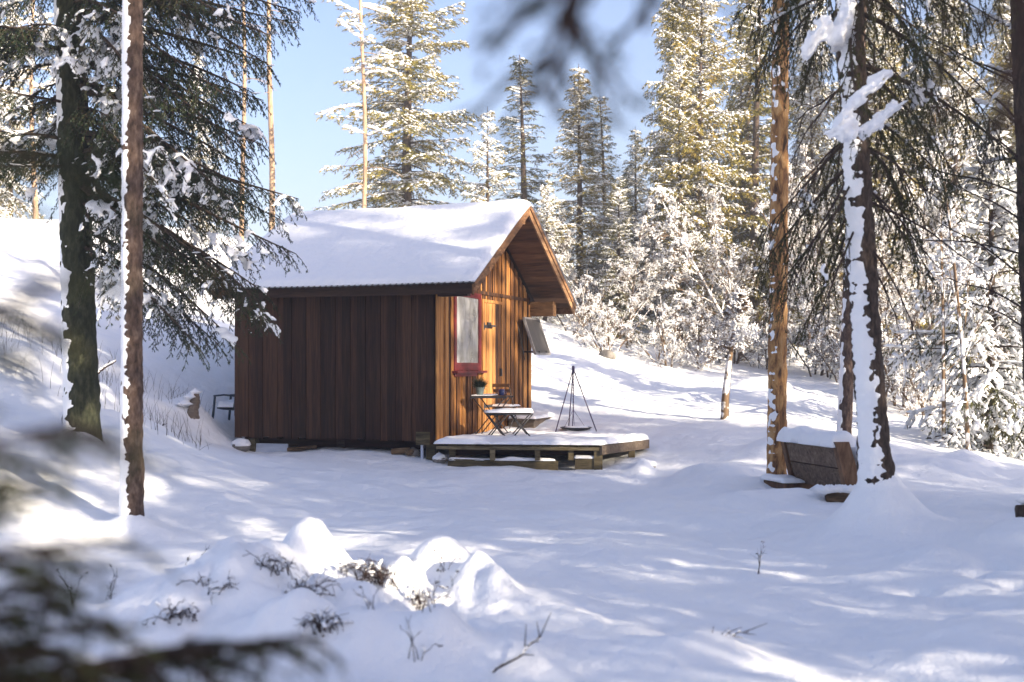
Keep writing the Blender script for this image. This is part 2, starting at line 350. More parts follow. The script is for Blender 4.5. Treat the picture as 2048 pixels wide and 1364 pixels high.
# core
mb = MB(); pl = [(0, 0), (Wd, 0), (Wd, rtop(Wd)-.16), (Wd/2, rtop(Wd/2)-.16), (0, rtop(0)-.16)]
v = [(-L+.02, y, z) for y, z in pl]+[(-.015, y, z) for y, z in pl]
v = [(x, min(max(y, .01), Wd-.01), z) for x, y, z in v]
mb.add(v, quads=[[0, 1, 6, 5], [1, 2, 7, 6], [2, 3, 8, 7], [3, 4, 9, 8], [4, 0, 5, 9]], tris=[[5, 6, 7], [5, 7, 8], [5, 8, 9], [0, 2, 1], [0, 3, 2], [0, 4, 3]])
mb.build('wall', M['dark_int'], cab, smooth=False)
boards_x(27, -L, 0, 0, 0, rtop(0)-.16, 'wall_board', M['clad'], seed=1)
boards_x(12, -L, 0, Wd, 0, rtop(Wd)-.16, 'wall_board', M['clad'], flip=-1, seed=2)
WIN = (.74, 1.96, 1.14, 2.42); DOOR = (2.10, 3.02, .02, 2.30)
def gboard(y0, y1, z0, z1, xo, m=None, roofcut=True):
    mb = MB(); za = min(z1, rtop(y0)-.165) if roofcut else z1; zb = min(z1, rtop(y1)-.165) if roofcut else z1
    x = xo
    v = [(x-.02, y0, z0), (x, y0, z0), (x, y1, z0), (x-.02, y1, z0), (x-.02, y0, za), (x, y0, za), (x, y1, zb), (x-.02, y1, zb)]
    mb.add(v, quads=[[0, 1, 2, 3][::-1], [4, 5, 6, 7], [0, 1, 5, 4], [1, 2, 6, 5], [2, 3, 7, 6], [3, 0, 4, 7]])
    return mb.build('gable_board', m or M['clad_g'], cab, smooth=False)
n = 38; p = Wd/n; r = random.Random(5)
for i in range(n):
    proud = i % 2; cy = p*(i+.5); hw = p*(1.1 if proud else .96)/2; x = .028 if proud else .008
    y0, y1 = max(cy-hw, 0), min(cy+hw, Wd); zb = -.0-r.uniform(0, .03)
    spans = [(zb, 9)]
    if WIN[0]-.03 < cy < WIN[1]+.03: spans = [(zb, WIN[2]), (WIN[3], 9)]
    elif DOOR[0] < cy < DOOR[1]: spans = [(DOOR[3]+.06, 9)]
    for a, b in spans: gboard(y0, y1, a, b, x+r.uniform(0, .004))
# left gable (outer wall away from the photograph): broad boards
for i in range(14):
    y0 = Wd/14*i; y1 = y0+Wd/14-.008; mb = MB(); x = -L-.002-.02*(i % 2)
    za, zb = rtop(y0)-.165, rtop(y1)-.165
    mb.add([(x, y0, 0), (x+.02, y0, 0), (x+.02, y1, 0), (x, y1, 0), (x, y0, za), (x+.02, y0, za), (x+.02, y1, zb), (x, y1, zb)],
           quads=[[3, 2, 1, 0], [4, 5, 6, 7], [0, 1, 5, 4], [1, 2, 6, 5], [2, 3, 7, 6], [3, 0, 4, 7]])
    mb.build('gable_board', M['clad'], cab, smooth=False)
def part(name, m, boxes, parent=None, smooth=False):
    mb = MB()
    for a, b in boxes: mb.box(A(*a), A(*b))
    return mb.build(name, M[m], parent if parent is not None else cab, smooth)
part('corner_board', 'clad', [((-.12, -.052, -.06), (.0, -.036, 2.38))]); part('corner_board', 'clad_g', [((.032, -.05, -.06), (.052, .09, 2.38))])
part('corner_board', 'clad_g', [((.032, Wd-.1, -.02), (.052, Wd+.03, 2.38))])
part('trim_board', 'clad_g', [((.034, .0, 2.44), (.05, Wd-.05, 2.50))])
# door
dr = part('door', 'dark_int', [((-.0, DOOR[0], DOOR[2]), (.02, DOOR[1], DOOR[3]))])
for k in range(6):
    y0 = DOOR[0]+(DOOR[1]-DOOR[0])/6*k; part('plank', 'clad_g', [((.021, y0+.004, DOOR[2]), (.038+.003*(k % 2), y0+.149, DOOR[3]))], dr)
for z in (.45, 1.86): part('hinge', 'iron_dark', [((.043, DOOR[0]-.04, z), (.052, DOOR[0]+.42, z+.05)), ((.043, DOOR[0]-.03, z-.04), (.056, DOOR[0]+.03, z+.09))], dr)
part('handle', 'iron_dark', [((.043, DOOR[1]-.1, 1.0), (.09, DOOR[1]-.07, 1.14))], dr)
part('door_frame', 'clad_g', [((.02, DOOR[0]-.07, 0), (.055, DOOR[0]-.004, 2.36)), ((.02, DOOR[1]+.004, 0), (.055, DOOR[1]+.07, 2.36)), ((.02, DOOR[0]-.004, DOOR[3]+.004), (.053, DOOR[1]+.004, 2.36))])
# window
y0, y1, z0, z1 = WIN
wn = part('window', 'dark_int', [((-.01, y0+.02, z0+.02), (.01, y1-.02, z1-.02))])
part('casing', 'red', [((.012, y0-.02, z0-.03), (.048, y0+.05, z1+.05)), ((.012, y1-.05, z0-.03), (.048, y1+.02, z1+.05)), ((.012, y0+.05, z1-.02), (.047, y1-.05, z1+.05)), ((.012, y0+.05, z0-.03), (.047, y1-.05, z0+.05))], wn)
part('sash', 'red', [((.014, y0+.052, z0+.052), (.045, y0+.09, z1-.022)), ((.014, y1-.09, z0+.052), (.045, y1-.052, z1-.022)), ((.014, y0+.09, z1-.07), (.043, y1-.09, z1-.022)), ((.014, y0+.09, z0+.052), (.043, y1-.09, z0+.10))], wn)
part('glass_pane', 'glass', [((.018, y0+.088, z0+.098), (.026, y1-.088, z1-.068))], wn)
part('sill', 'red', [((.03, y0-.09, z0-.075), (.13, y1+.09, z0-.035)), ((.03, y0-.02, z0-.13), (.055, y1-.2, z0-.077))], wn)
# floor frame, corner post, supports
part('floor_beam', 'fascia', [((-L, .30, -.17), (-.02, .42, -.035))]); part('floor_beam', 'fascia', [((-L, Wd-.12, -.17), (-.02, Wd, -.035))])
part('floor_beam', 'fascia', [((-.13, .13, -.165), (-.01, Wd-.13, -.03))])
for x, y, m_ in ((-.14, -.03, 'deck_wood'), (-L+.2, .05, 'deck_wood'), (-1.9, .3, 'grey_wood'), (-.14, Wd-.2, 'grey_wood'), (-L+.1, Wd-.2, 'grey_wood')):
    part('support_post', m_, [((x, y, -.72), (x+.15, y+.15, -.04))])
part('pale_pipe', 'board_white', [((-.24, -.02, -.5), (-.20, .02, -.04))])
part('foot_board', 'deck_wood', [((-.30, -.075, -.07), (-.06, -.056, .14))])
# wall plates that carry the roof overhang
part('plate_beam', 'fascia', [((.05, -.02, 2.29), (.56, .12, 2.40))])
part('plate_beam', 'beam', [((.05, Wd-.06, 2.16), (.52, Wd+.16, 2.44))])
part('purlin', 'beam', [((.06, Wd/2-.07, rtop(Wd/2)-.36), (.70, Wd/2+.07, rtop(Wd/2)-.21))])
# roof: board deck under tin, each soffit board in the overhang its own piece
roof = thing('tmp', 'x', 'x'); del roof['label']; del roof['category']; roof.name = 'roof'; roof.parent = cab
mb = MB()
for (ya, yb) in ((YF, Wd/2), (Wd/2, YB)):
    za, zb = rtop(ya)-.03, rtop(yb)-.03
    t = .05
    mb.add([(X0, ya, za), (X1-.03, ya, za), (X1-.03, yb, zb), (X0, yb, zb), (X0, ya, za-t), (X1-.03, ya, za-t), (X1-.03, yb, zb-t), (X0, yb, zb-t)],
           quads=[[0, 1, 2, 3], [7, 6, 5, 4], [0, 4, 5, 1], [1, 5, 6, 2], [2, 6, 7, 3], [3, 7, 4, 0]])
mb.build('roof_deck', M['fascia'], roof, False)
for side in (0, 1):
    n = 17; ya, yb = (YF+.03, Wd/2-.01) if side == 0 else (Wd/2+.01, YB-.03)
    for i in range(n):
        a = ya+(yb-ya)*i/n+.005; b = ya+(yb-ya)*(i+1)/n-.005; d = .003*(i % 2)
        za, zb = rtop(a)-.082-d, rtop(b)-.082-d; mb = MB()
        mb.add([(-.0+.055, a, za), (X1-.035, a, za), (X1-.035, b, zb), (.055, b, zb), (.055, a, za-.018), (X1-.035, a, za-.018), (X1-.035, b, zb-.018), (.055, b, zb-.018)],
               quads=[[0, 1, 2, 3], [7, 6, 5, 4], [0, 4, 5, 1], [1, 5, 6, 2], [2, 6, 7, 3], [3, 7, 4, 0]])
        mb.build('soffit_board', M['soffit'], roof, False)
def slopeboard(name, m, x0, x1, ya, yb, up, dn, parent=roof):
    mb = MB(); za, zb = rtop(ya), rtop(yb)
    mb.add([(x0, ya, za+up), (x1, ya, za+up), (x1, yb, zb+up), (x0, yb, zb+up), (x0, ya, za-dn), (x1, ya, za-dn), (x1, yb, zb-dn), (x0, yb, zb-dn)],
           quads=[[0, 1, 2, 3], [7, 6, 5, 4], [0, 4, 5, 1], [1, 5, 6, 2], [2, 6, 7, 3], [3, 7, 4, 0]])
    return mb.build(name, M[m], parent, False)
slopeboard('bargeboard', 'rake', X1-.03, X1, YF-.02, Wd/2-.003, -.02, .21); slopeboard('bargeboard', 'rake', X1-.03, X1, Wd/2+.003, YB+.02, -.02, .21)
slopeboard('cover_board', 'rake', X1+.002, X1+.022, YF-.03, Wd/2-.003, .0, .09); slopeboard('cover_board', 'rake', X1+.002, X1+.022, Wd/2+.003, YB+.03, .0, .09)
slopeboard('bargeboard', 'fascia', X0-.01, X0+.02, YF, Wd/2, -.02, .2); slopeboard('bargeboard', 'fascia', X0-.01, X0+.02, Wd/2+.003, YB, -.02, .2)
part('eave_board', 'fascia', [((X0+.02, YF-.005, rtop(YF)-.20), (X1-.035, YF+.02, rtop(YF)-.035))], roof)
part('eave_board', 'rake', [((X0+.02, YB-.02, rtop(YB)-.20), (X1-.035, YB+.005, rtop(YB)-.035))], roof)
# corrugated tin
xs = np.linspace(X0-.03, X1+.03, 900)
for (ya, yb) in ((YF-.07, Wd/2), (Wd/2, YB+.07)):
    mb = MB(); yy = A(ya, yb); zz = A(rtop(ya), rtop(yb)); wv = .016*np.sin(xs*2*np.pi/.103)
    sag = -.014*np.sin((xs-X0)/(X1-X0)*3.3)
    Vt = np.stack([np.repeat(xs[:, None], 2, 1), np.repeat(yy[None], len(xs), 0), zz[None]+wv[:, None]+.006+sag[:, None]], -1)
    Vb = Vt-A(0, 0, .006)
    k = len(xs); i0 = np.arange(k-1)*2
    mb.add(Vt, quads=np.stack([i0, i0+2, i0+3, i0+1], -1)); mb.add(Vb, quads=np.stack([i0, i0+1, i0+3, i0+2], -1))
    j = 0 if ya < 0 else 1
    mb.add(np.concatenate([Vt[:, j], Vb[:, j]]), quads=np.stack([np.arange(k-1), np.arange(k-1)+1, np.arange(k-1)+1+k, np.arange(k-1)+k], -1))
    mb.build('corrugated_sheet', M['tin'], roof, True)
# roof snow
nx, ny = 150, 110
u = np.linspace(0, 1, nx); vv = np.linspace(0, 1, ny)
XX = X0-.05+(X1-X0+.09)*u[:, None]+0*vv[None]; YY = (YF-.075)+(YB-YF+.15)*vv[None]+0*u[:, None]
base = 4.04-.567*np.sqrt((YY-Wd/2)**2+.02)+.02
ex = np.minimum(u, 1-u)[:, None]*(X1-X0); ey = np.minimum(vv, 1-vv)[None]*(YB-YF)
P = np.stack([XX*1.1, YY*1.1, 0*XX], -1)
th = (.058+.045*np.clip((Wd/2-np.abs(YY-Wd/2))/1.5, 0, 1)+.02*fbm(P, 3, 9)+.006*vnoise(P*7, 4))
edge = np.sqrt(np.clip(ex/.16, 0, 1)*(2-np.clip(ex/.16, 0, 1)))*np.sqrt(np.clip(ey/.12, 0, 1)*(2-np.clip(ey/.12, 0, 1)))
cornice = np.exp(-((XX-(X1-.35))/.35)**2)*np.exp(-((YY-Wd/2)/.6)**2)*.035
top = base+.012+(th+cornice)*edge
sagm = -.014*np.sin((XX-X0)/(X1-X0)*3.3)
mb = MB(); ii = np.arange(nx*ny).reshape(nx, ny)
mb.add(np.stack([XX, YY, top+sagm], -1), quads=np.stack([ii[:-1, :-1], ii[1:, :-1], ii[1:, 1:], ii[:-1, 1:]], -1).reshape(-1, 4))
bt = base+sagm-.004+.0*XX
mb.add(np.stack([XX, YY, bt], -1), quads=np.stack([ii[:-1, :-1], ii[:-1, 1:], ii[1:, 1:], ii[1:, :-1]], -1).reshape(-1, 4))
mb.build('snow_cover', M['snow_soft'], roof, True)
# solar panel on the gable near its far corner
a0, a1, b0, b1 = A(.14, 4.02, 2.10), A(.14, 4.94, 2.10), A(.37, 4.02, 1.42), A(.37, 4.94, 1.42)
nrm = unit(np.cross(a1-a0, b0-a0)); nrm = nrm if nrm[0] > 0 else -nrm
def slab(mb, q, n, t):
    q = np.array(q); mb.add(np.concatenate([q, q-n*t]), quads=[[0, 1, 2, 3], [7, 6, 5, 4], [0, 4, 5, 1], [1, 5, 6, 2], [2, 6, 7, 3], [3, 7, 4, 0]])
mb = MB(); slab(mb, [a0, a1, b1, b0], nrm, .03); sp = mb.build('solar_panel', M['panel'], cab, False)
mb = MB()
for p_, q_ in ((a0, a1), (b0, b1), (a0, b0), (a1, b1)): mb.bar(p_, q_, .035, .045, nrm)
mb.build('frame', M['alu'], sp, False)
mb = MB(); mb.bar((.03, 4.3, 1.46), (.37, 4.3, 1.46), .03, .03); mb.bar((.03, 4.75, 1.46), (.37, 4.75, 1.46), .03, .03); mb.bar((.03, 4.3, 2.05), (.15, 4.3, 2.05), .03, .03); mb.build('bracket', M['iron_dark'], sp, False)
mb = MB(); t = np.linspace(0, 1, 9); mb.tube(np.stack([.06+.1*np.sin(t*3.1), 3.85+.3*t, 2.05-.75*np.sin(t*2.6)], -1), .008, 5); mb.build('cable', M['iron_dark'], sp)
# thermometer-like dark lamp bracket by the door
part('wall_hook', 'iron_dark', [((.05, 2.26, 1.88), (.13, 2.50, 1.91)), ((.05, 2.26, 1.91), (.07, 2.42, 1.96))])
def cw(x, y, z=0):      # cabin local -> world
    c, s = math.cos(TH), math.sin(TH); return A(CABIN[0]+c*x-s*y, CABIN[1]+s*x+c*y, CABIN[2]+z)

# things stored below the cabin
p_ = cw(-3.05, .12); o = MB(); o.box(A(-.33, -.015, -.12), A(.33, .015, .07)); o = o.build('pale_board', M['board_white'], None, False)
o.location = (p_[0], p_[1], p_[2]-.19); o.rotation_euler = (rad(-8), 0, TH+.05); tag(o, 'pale blue board lying in the gap under the cabin', 'board')
lab = ['small split log in the gap under the cabin, nearest the corner post', 'short firewood log lying under the cabin beside the corner post', 'thin dark branch piece under the cabin by the pale board']
for k, (x, y, l_, r_, a_) in enumerate([(-.62, .05, .30, .05, .3), (-.42, .02, .2, .045, 1.3), (-2.45, .12, .5, .035, .2)]):
    p_ = cw(x, y); g = gz(p_[0], p_[1]); mb = MB(); d = A(math.cos(a_+TH), math.sin(a_+TH), .1)*l_
    mb.tube([p_*A(1, 1, 0)+A(0, 0, g+r_+.02)-d/2, p_*A(1, 1, 0)+A(0, 0, g+r_+.02), p_*A(1, 1, 0)+A(0, 0, g+r_+.02)+d/2], [r_, r_*1.1, r_*.9], 6)
    tag(mb.build('log', M['log'], None, False), lab[k], 'log')
lab = ['snowy foundation stone at the left end of the gap under the cabin', 'round stone under the cabin just left of the corner post', 'stone in the snow right of the corner post, by the deck']
def stone(x, y, z, r, label, name='stone', m='stone', snow=True):
    mb = MB(); th_ = np.linspace(0, np.pi, 9); ph = np.linspace(0, 2*np.pi, 15)[:-1]
    V = np.array([[math.sin(a)*math.cos(b), math.sin(a)*math.sin(b), math.cos(a)] for a in th_ for b in ph])
    V = V*(1+.22*fbm(V*1.6+r*50, 2, 3)[:, None])*A(r, r*.8, r*.7)
    idx = np.arange(9*14).reshape(9, 14); q = np.stack([idx[:-1], np.roll(idx, -1, 1)[:-1], np.roll(idx, -1, 1)[1:], idx[1:]], -1).reshape(-1, 4)[:, ::-1]
    mb.add(V, quads=q); t_ = thing(name, label, 'stone', (x, y, z)); mb.build('rock', M[m], t_)
    if snow:
        mb = MB(); W2 = V*A(1.04, 1.04, 1)+A(0, 0, r*.22); W2[:, 2] = np.maximum(W2[:, 2], r*.1); mb.add(W2, quads=q); mb.build('snow_cap', M['snow_soft'], t_)
    return t_
for k, (x, y, r_) in enumerate([(-3.52, -.05, .16), (-.42, .10, .12), (.12, -.10, .12)]):
    p_ = cw(x, y); stone(p_[0], p_[1], gz(p_[0], p_[1])+.04, r_, lab[k], snow=k != 1)

# ------------------------------------------------------------------ deck
DZ = CABIN[2]-.03
Aw, Bw, Cw = cw(.04, .02), A(1.34, 18.32, 0), A(2.22, 19.75, 0)
Dw, Ew = A(2.05, 22.4, 0), cw(.04, Wd-.1)
poly = [Aw+A(0, -.38, 0), Bw, Cw, Dw, A(1.2, 23.4, 0), Ew]
deck = thing('deck', 'low snow-covered wooden deck in front of the gable', 'deck', (0, 0, DZ))
def edge_boards(p, q, hgt, name, m, z0=0, off=0, th=.04):
    mb = MB(); d = unit((q-p)*A(1, 1, 0)); nn = A(d[1], -d[0], 0)*off
    mb.bar(A(p[0], p[1], -z0-hgt/2)+nn, A(q[0], q[1], -z0-hgt/2)+nn, th, hgt); return mb.build(name, M[m], deck, False)
# boards: run away from the camera
xs_ = np.arange(-1.0, 2.3, .145)
def yrange(x):
    ys = []
    for i in range(len(poly)):
        p, q = poly[i], poly[(i+1) % len(poly)]
        if (p[0]-x)*(q[0]-x) < 0: ys.append(p[1]+(q[1]-p[1])*(x-p[0])/(q[0]-p[0]))
    return (min(ys), max(ys)) if len(ys) > 1 else None
for x in xs_:
    yr = yrange(x+.07)
    if yr and yr[1]-yr[0] > .2:
        mb = MB(); mb.box(A(x, yr[0]+.02, -.03), A(x+.137, yr[1], 0)); mb.build('deck_board', M['deck_wood'], deck, False)
edge_boards(poly[0], Bw, .05, 'rim_board', 'deck_wood', .032)
edge_boards(Bw, Cw, .14, 'rim_board', 'grey_wood', .005, .03); edge_boards(Cw, Dw, .14, 'rim_board', 'grey_wood', .005, .03)
# joist ends and the lower beam along the front
for px in (985, 1075, 1142):
    x = (px-1024)/F*18.45; mb = MB(); mb.box(A(x-.04, 18.42, -.24), A(x+.04, 20.5, -.085)); mb.build('joist', M['deck_wood'], deck, False)
def fr(px): return (px-1024)/F*18.5
mb = MB(); mb.bar(A(fr(895), 18.66, -.33), A(fr(1116), 18.50, -.36), .10, .20); mb.build('beam', M['deck_wood'], deck, False)
mb = MB(); mb.bar(A(fr(1150), 18.46, -.31), A(fr(1196), 18.42, -.31), .10, .20); mb.build('beam', M['deck_wood'], deck, False)
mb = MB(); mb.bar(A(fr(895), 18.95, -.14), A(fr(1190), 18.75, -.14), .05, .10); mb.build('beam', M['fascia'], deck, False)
for (px, Y, w_) in ((1196, 18.42, .13), (1263, 19.4, .10), (905, 18.9, .1)):
    x = (px-1024)/F*Y; mb = MB(); mb.box(A(x-w_/2, Y-w_/2, -.62), A(x+w_/2, Y+w_/2, -.06)); mb.build('post', M['deck_wood'], deck, False)
# dark plank skirt set back under the deck
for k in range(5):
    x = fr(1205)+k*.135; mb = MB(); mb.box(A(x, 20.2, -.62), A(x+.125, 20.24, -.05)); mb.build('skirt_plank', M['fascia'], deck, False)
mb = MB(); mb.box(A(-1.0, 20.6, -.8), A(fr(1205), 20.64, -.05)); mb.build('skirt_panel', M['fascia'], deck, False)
# snow on the deck: rounded sheet
def snow_pad(poly2, z, h, res, name, parent, seed=1, m='snow_soft', over=.03, rn=.06):
    """closed pillow of snow over a polygon given as (x, y)"""
    pp = np.array(poly2, float); x0, y0 = pp.min(0)-over-.02; x1, y1 = pp.max(0)+over+.02
    nx, ny = max(int((x1-x0)/res), 5), max(int((y1-y0)/res), 5)
    gx, gy = np.meshgrid(np.linspace(x0, x1, nx), np.linspace(y0, y1, ny), indexing='ij')
    # signed distance (inside +)
    dmin = np.full(gx.shape, 9.); ins = np.zeros(gx.shape, bool)
    for i in range(len(pp)):
        a, b = pp[i], pp[(i+1) % len(pp)]; ab = b-a
        t_ = np.clip(((gx-a[0])*ab[0]+(gy-a[1])*ab[1])/(ab@ab), 0, 1)
        dmin = np.minimum(dmin, np.hypot(gx-a[0]-t_*ab[0], gy-a[1]-t_*ab[1]))
        c = ((a[1] > gy) != (b[1] > gy)) & (gx < (b[0]-a[0])*(gy-a[1])/(b[1]-a[1]+1e-12)+a[0]); ins ^= c
    sd = np.where(ins, dmin, -dmin)+over+.02*vnoise(np.stack([gx*6, gy*6, gx*0], -1), seed)
    e = np.clip(sd/rn, 0, 1); e = np.sqrt(e*(2-e))
    P = np.stack([gx*3, gy*3, 0*gx+seed], -1)
    ztop = z+h*e*(1+.45*fbm(P, 3, seed))
    res_ = max(gx[1, 0]-gx[0, 0], gy[0, 1]-gy[0, 0]); g0, g1 = np.gradient(sd, gx[1, 0]-gx[0, 0], gy[0, 1]-gy[0, 0]); gl = np.maximum(g0*g0+g1*g1, .3)
    mv = (sd < 0) & (sd > -1.6*res_); gx = np.where(mv, gx-sd*g0/gl, gx); gy = np.where(mv, gy-sd*g1/gl, gy)
    keep = sd > -1.6*res_
    mb = MB(); ii = np.arange(nx*ny).reshape(nx, ny)
    q = np.stack([ii[:-1, :-1], ii[1:, :-1], ii[1:, 1:], ii[:-1, 1:]], -1).reshape(-1, 4)
    kf = keep.ravel()[q].all(1); q = q[kf]
    mb.add(np.stack([gx, gy, ztop], -1), quads=q)
    mb.add(np.stack([gx, gy, 0*gx+z-.004], -1), quads=q[:, ::-1])
    return mb.build(name, M[m], parent)
snow_pad([(p[0], p[1]) for p in poly], .004, .075, .035, 'snow_cover', deck, 3, over=.04, rn=.12)
snow_pad([(fr(897), 18.62), (fr(1112), 18.46), (fr(1112), 18.54), (fr(897), 18.70)], -.252, .045, .02, 'snow_cover', deck, 4, over=.01, rn=.04)
snow_pad([(fr(1150), 18.42), (fr(1190), 18.38), (fr(1190), 18.46), (fr(1150), 18.50)], -.208, .04, .02, 'snow_cover', deck, 5, over=.01, rn=.04)

# doorstep
p_ = cw(.22, 4.0); st = thing('doorstep', 'wooden doorstep box with snow on top beside the cabin wall', 'step', (p_[0], p_[1], DZ), TH)
mb = MB(); mb.box(A(-.15, -.65, .0), A(.34, .55, .20)); mb.build('box', M['grey_wood'], st, False)
mb = MB(); mb.box(A(-.17, -.68, .205), A(.37, .58, .24)); mb.build('tread', M['grey_wood'], st, False)
snow_pad([(-.15, -.66), (.35, -.66), (.35, .56), (-.15, .56)], .245, .08, .03, 'snow_cover', st, 8)

# ------------------------------------------------------------------ deck furniture
SN = .06        # snow depth the feet sink in
p_ = at(984, 862, 20.1); tb = thing('bistro_table', 'small folding bistro table standing against the cabin wall', 'table', (p_[0], p_[1], DZ+.02), TH+.15)
mb = MB()
for k in range(6): mb.box(A(-.30, -.29+k*.097, .685), A(.30, -.205+k*.097, .70))
mb.build('tabletop', M['slat'], tb, False)
mb = MB(); mb.box(A(-.31, -.31, .66), A(.31, -.29, .69)); mb.box(A(-.31, .29, .66), A(.31, .31, .69)); mb.build('frame', M['iron_dark'], tb, False)
for y in (-.27, .27):
    for s in (-1, 1):
        mb = MB(); mb.tube([(s*.27, y, 0), (-s*.02, y+.004*s, .36), (-s*.27, y, .67)], .010, 5); mb.build('leg', M['iron_dark'], tb)
mb = MB(); mb.tube([(.27, -.27, .08), (.27, .27, .08)], .008, 5); mb.tube([(-.27, -.27, .08), (-.27, .27, .08)], .008, 5); mb.build('cross_bar', M['iron_dark'], tb)
snow_pad([(-.30, -.29), (.05, -.29), (.05, .29), (-.30, .29)], .702, .018, .03, 'snow_cover', tb, 12, over=0, rn=.04)
# potted conifer on the table
q_ = A(*p_)+A(-.20, -.1, 0); pt = thing('potted_plant', 'small potted conifer sprig standing on the bistro table', 'plant', (q_[0], q_[1], DZ+.724))
mb = MB(); mb.tube([(0, 0, 0), (0, 0, .06), (0, 0, .13), (0, 0, .14)], [.05, .065, .078, .082], 12); mb.build('pot', M['pot'], pt)
mb = MB(); Pn = R_.normal(size=(500, 3))*A(.03, .03, .02)+A(0, 0, .15); D = unit(R_.normal(size=(500, 3))*A(1, 1, .6)+A(0, 0, 1.0)); mb.needles(Pn, D, R_.uniform(.07, .2, 500), np.full(500, .006)); mb.build('foliage', M['needle'], pt, False)
q_ = A(*p_)+A(.16, .1, 0); o = thing('enamel_mug', 'small dark blue mug standing on the bistro table', 'mug', (q_[0], q_[1], DZ+.704))
mb = MB(); mb.tube([(0, 0, 0), (0, 0, .06), (0, 0, .12)], [.045, .05, .05], 12); mb.build('cup', M['blue'], o)
mb = MB(); t = np.linspace(0, np.pi, 7); mb.tube(np.stack([.048+.03*np.sin(t), 0*t, .06+.03*np.cos(t)], -1), .006, 5); mb.build('handle', M['blue'], o)
# folding chair by the wall behind the table
def folding_chair(p, rz, label):
    c = thing('folding_chair', label, 'chair', p, rz)
    for y in (-.19, .19):
        mb = MB(); mb.tube([(.20, y, 0), (-.02, y, .42), (-.20, y, .84)], .010, 5); mb.build('leg', M['iron_dark'], c)
        mb = MB(); mb.tube([(-.20, y*.9, 0), (0, y*.9, .22), (.20, y*.9, .44)], .010, 5); mb.build('leg', M['iron_dark'], c)
    mb = MB()
    for k in range(5): mb.box(A(-.17+k*.078, -.2, .44), A(-.105+k*.078, .2, .455))
    mb.build('seat', M['slat'], c, False)
    mb = MB()
    for k in range(2): mb.bar((-.195+k*.045, -.2, .83-k*.1), (-.195+k*.045, .2, .83-k*.1), .015, .06)
    mb.build('backrest', M['slat'], c, False)
    snow_pad([(-.17, -.2), (.2, -.2), (.2, .2), (-.17, .2)], .457, .03, .03, 'snow_cover', c, 14)
    return c
p_ = at(1010, 845, 21.5); folding_chair((p_[0], p_[1], DZ+.04), TH+1.4, 'folding slatted chair behind the bistro table, its back against the wall')
# folding bench in front
p0 = at(1017, 868, 19.3); bn = thing('folding_bench', 'low folding bench with crossed legs and snow on its slats', 'bench', (p0[0], p0[1], DZ+.03), .10)
mb = MB()
for k in range(4): mb.box(A(-.36, -.16+k*.085, .42), A(.36, -.09+k*.085, .437))
mb.build('seat', M['slat'], bn, False)
mb = MB(); mb.tube([(-.36, -.17, .405), (.36, -.17, .405)], .010, 5); mb.tube([(-.36, .17, .405), (.36, .17, .405)], .010, 5); mb.build('seat_frame', M['iron_dark'], bn)
for x0_, x1_ in ((-.36, -.02), (.02, .38)):
    for y in (-.17, .17):
        for a, b in ((x0_, x1_), (x1_, x0_)):
            mb = MB(); mb.tube([(a, y, 0), ((a+b)/2, y, .21), (b, y, .42)], .011, 5); mb.build('leg', M['iron_dark'], bn)
snow_pad([(-.36, -.16), (.36, -.16), (.36, .17), (-.36, .17)], .438, .055, .025, 'snow_cover', bn, 17)
# fire tripod with bowl
p_ = at(1150, 863, 20.9); tr = thing('fire_tripod', 'tall purple-black steel fire tripod with hanging pan standing on the deck', 'tripod', (p_[0], p_[1], DZ+.05))
apex = A(-.03, 0, 1.12)
for x, y in ((-.35, -.14), (.38, -.10), (-.10, .36)):
    mb = MB(); mb.tube([(x, y, 0), tuple(A(x, y, 0)*.5+apex*.5), tuple(apex)], .011, 6); mb.build('leg', M['iron'], tr)
mb = MB(); mb.tube([tuple(apex-A(0, 0, .07)), tuple(apex+A(0, 0, .03)), tuple(apex+A(0, 0, .05))], [.024, .026, .014], 8); mb.build('collar', M['iron'], tr)
mb = MB(); mb.tube([tuple(apex), (-.03, 0, .35)], .008, 5); mb.tube([(-.03, 0, .35), (-.05, -.02, .02)], .009, 5)
for k in range(14): mb.tube([(-.03, .012*(k % 2), 1.05-k*.05), (-.03, -.012*(k % 2), 1.02-k*.05)], .012, 5)
mb.build('chain', M['iron'], tr)
mb = MB()
for s in (-.14, .14, .0): mb.tube([(-.03, 0, .40), (s*1.5, .14 if s == 0 else -.02, .05)], .003, 4)
mb.build('hanger', M['iron'], tr)
fp = thing('fire_bowl', 'shallow dark steel fire bowl standing in the snow under the tripod', 'fire bowl', (p_[0]+.02, p_[1]+.02, DZ+.06))
th_ = np.linspace(0, 1, 6); mb = MB(); ph = np.linspace(0, 2*np.pi, 29)[:-1]
prof = [(.04, 0.0), (.16, .012), (.24, .05), (.285, .085), (.27, .088), (.22, .055), (.02, .02)]
V = np.array([[r*math.cos(b), r*math.sin(b), z] for r, z in prof for b in ph]); idx = np.arange(len(prof)*28).reshape(len(prof), 28)
mb.add(V, quads=np.stack([idx[:-1], np.roll(idx, -1, 1)[:-1], np.roll(idx, -1, 1)[1:], idx[1:]], -1).reshape(-1, 4)); mb.build('bowl', M['iron_dark'], fp)
circ = [(.23*math.cos(a), .23*math.sin(a)) for a in np.linspace(0, 2*np.pi, 15)[:-1]]; snow_pad(circ, .045, .05, .03, 'snow_fill', fp, 19, over=0)

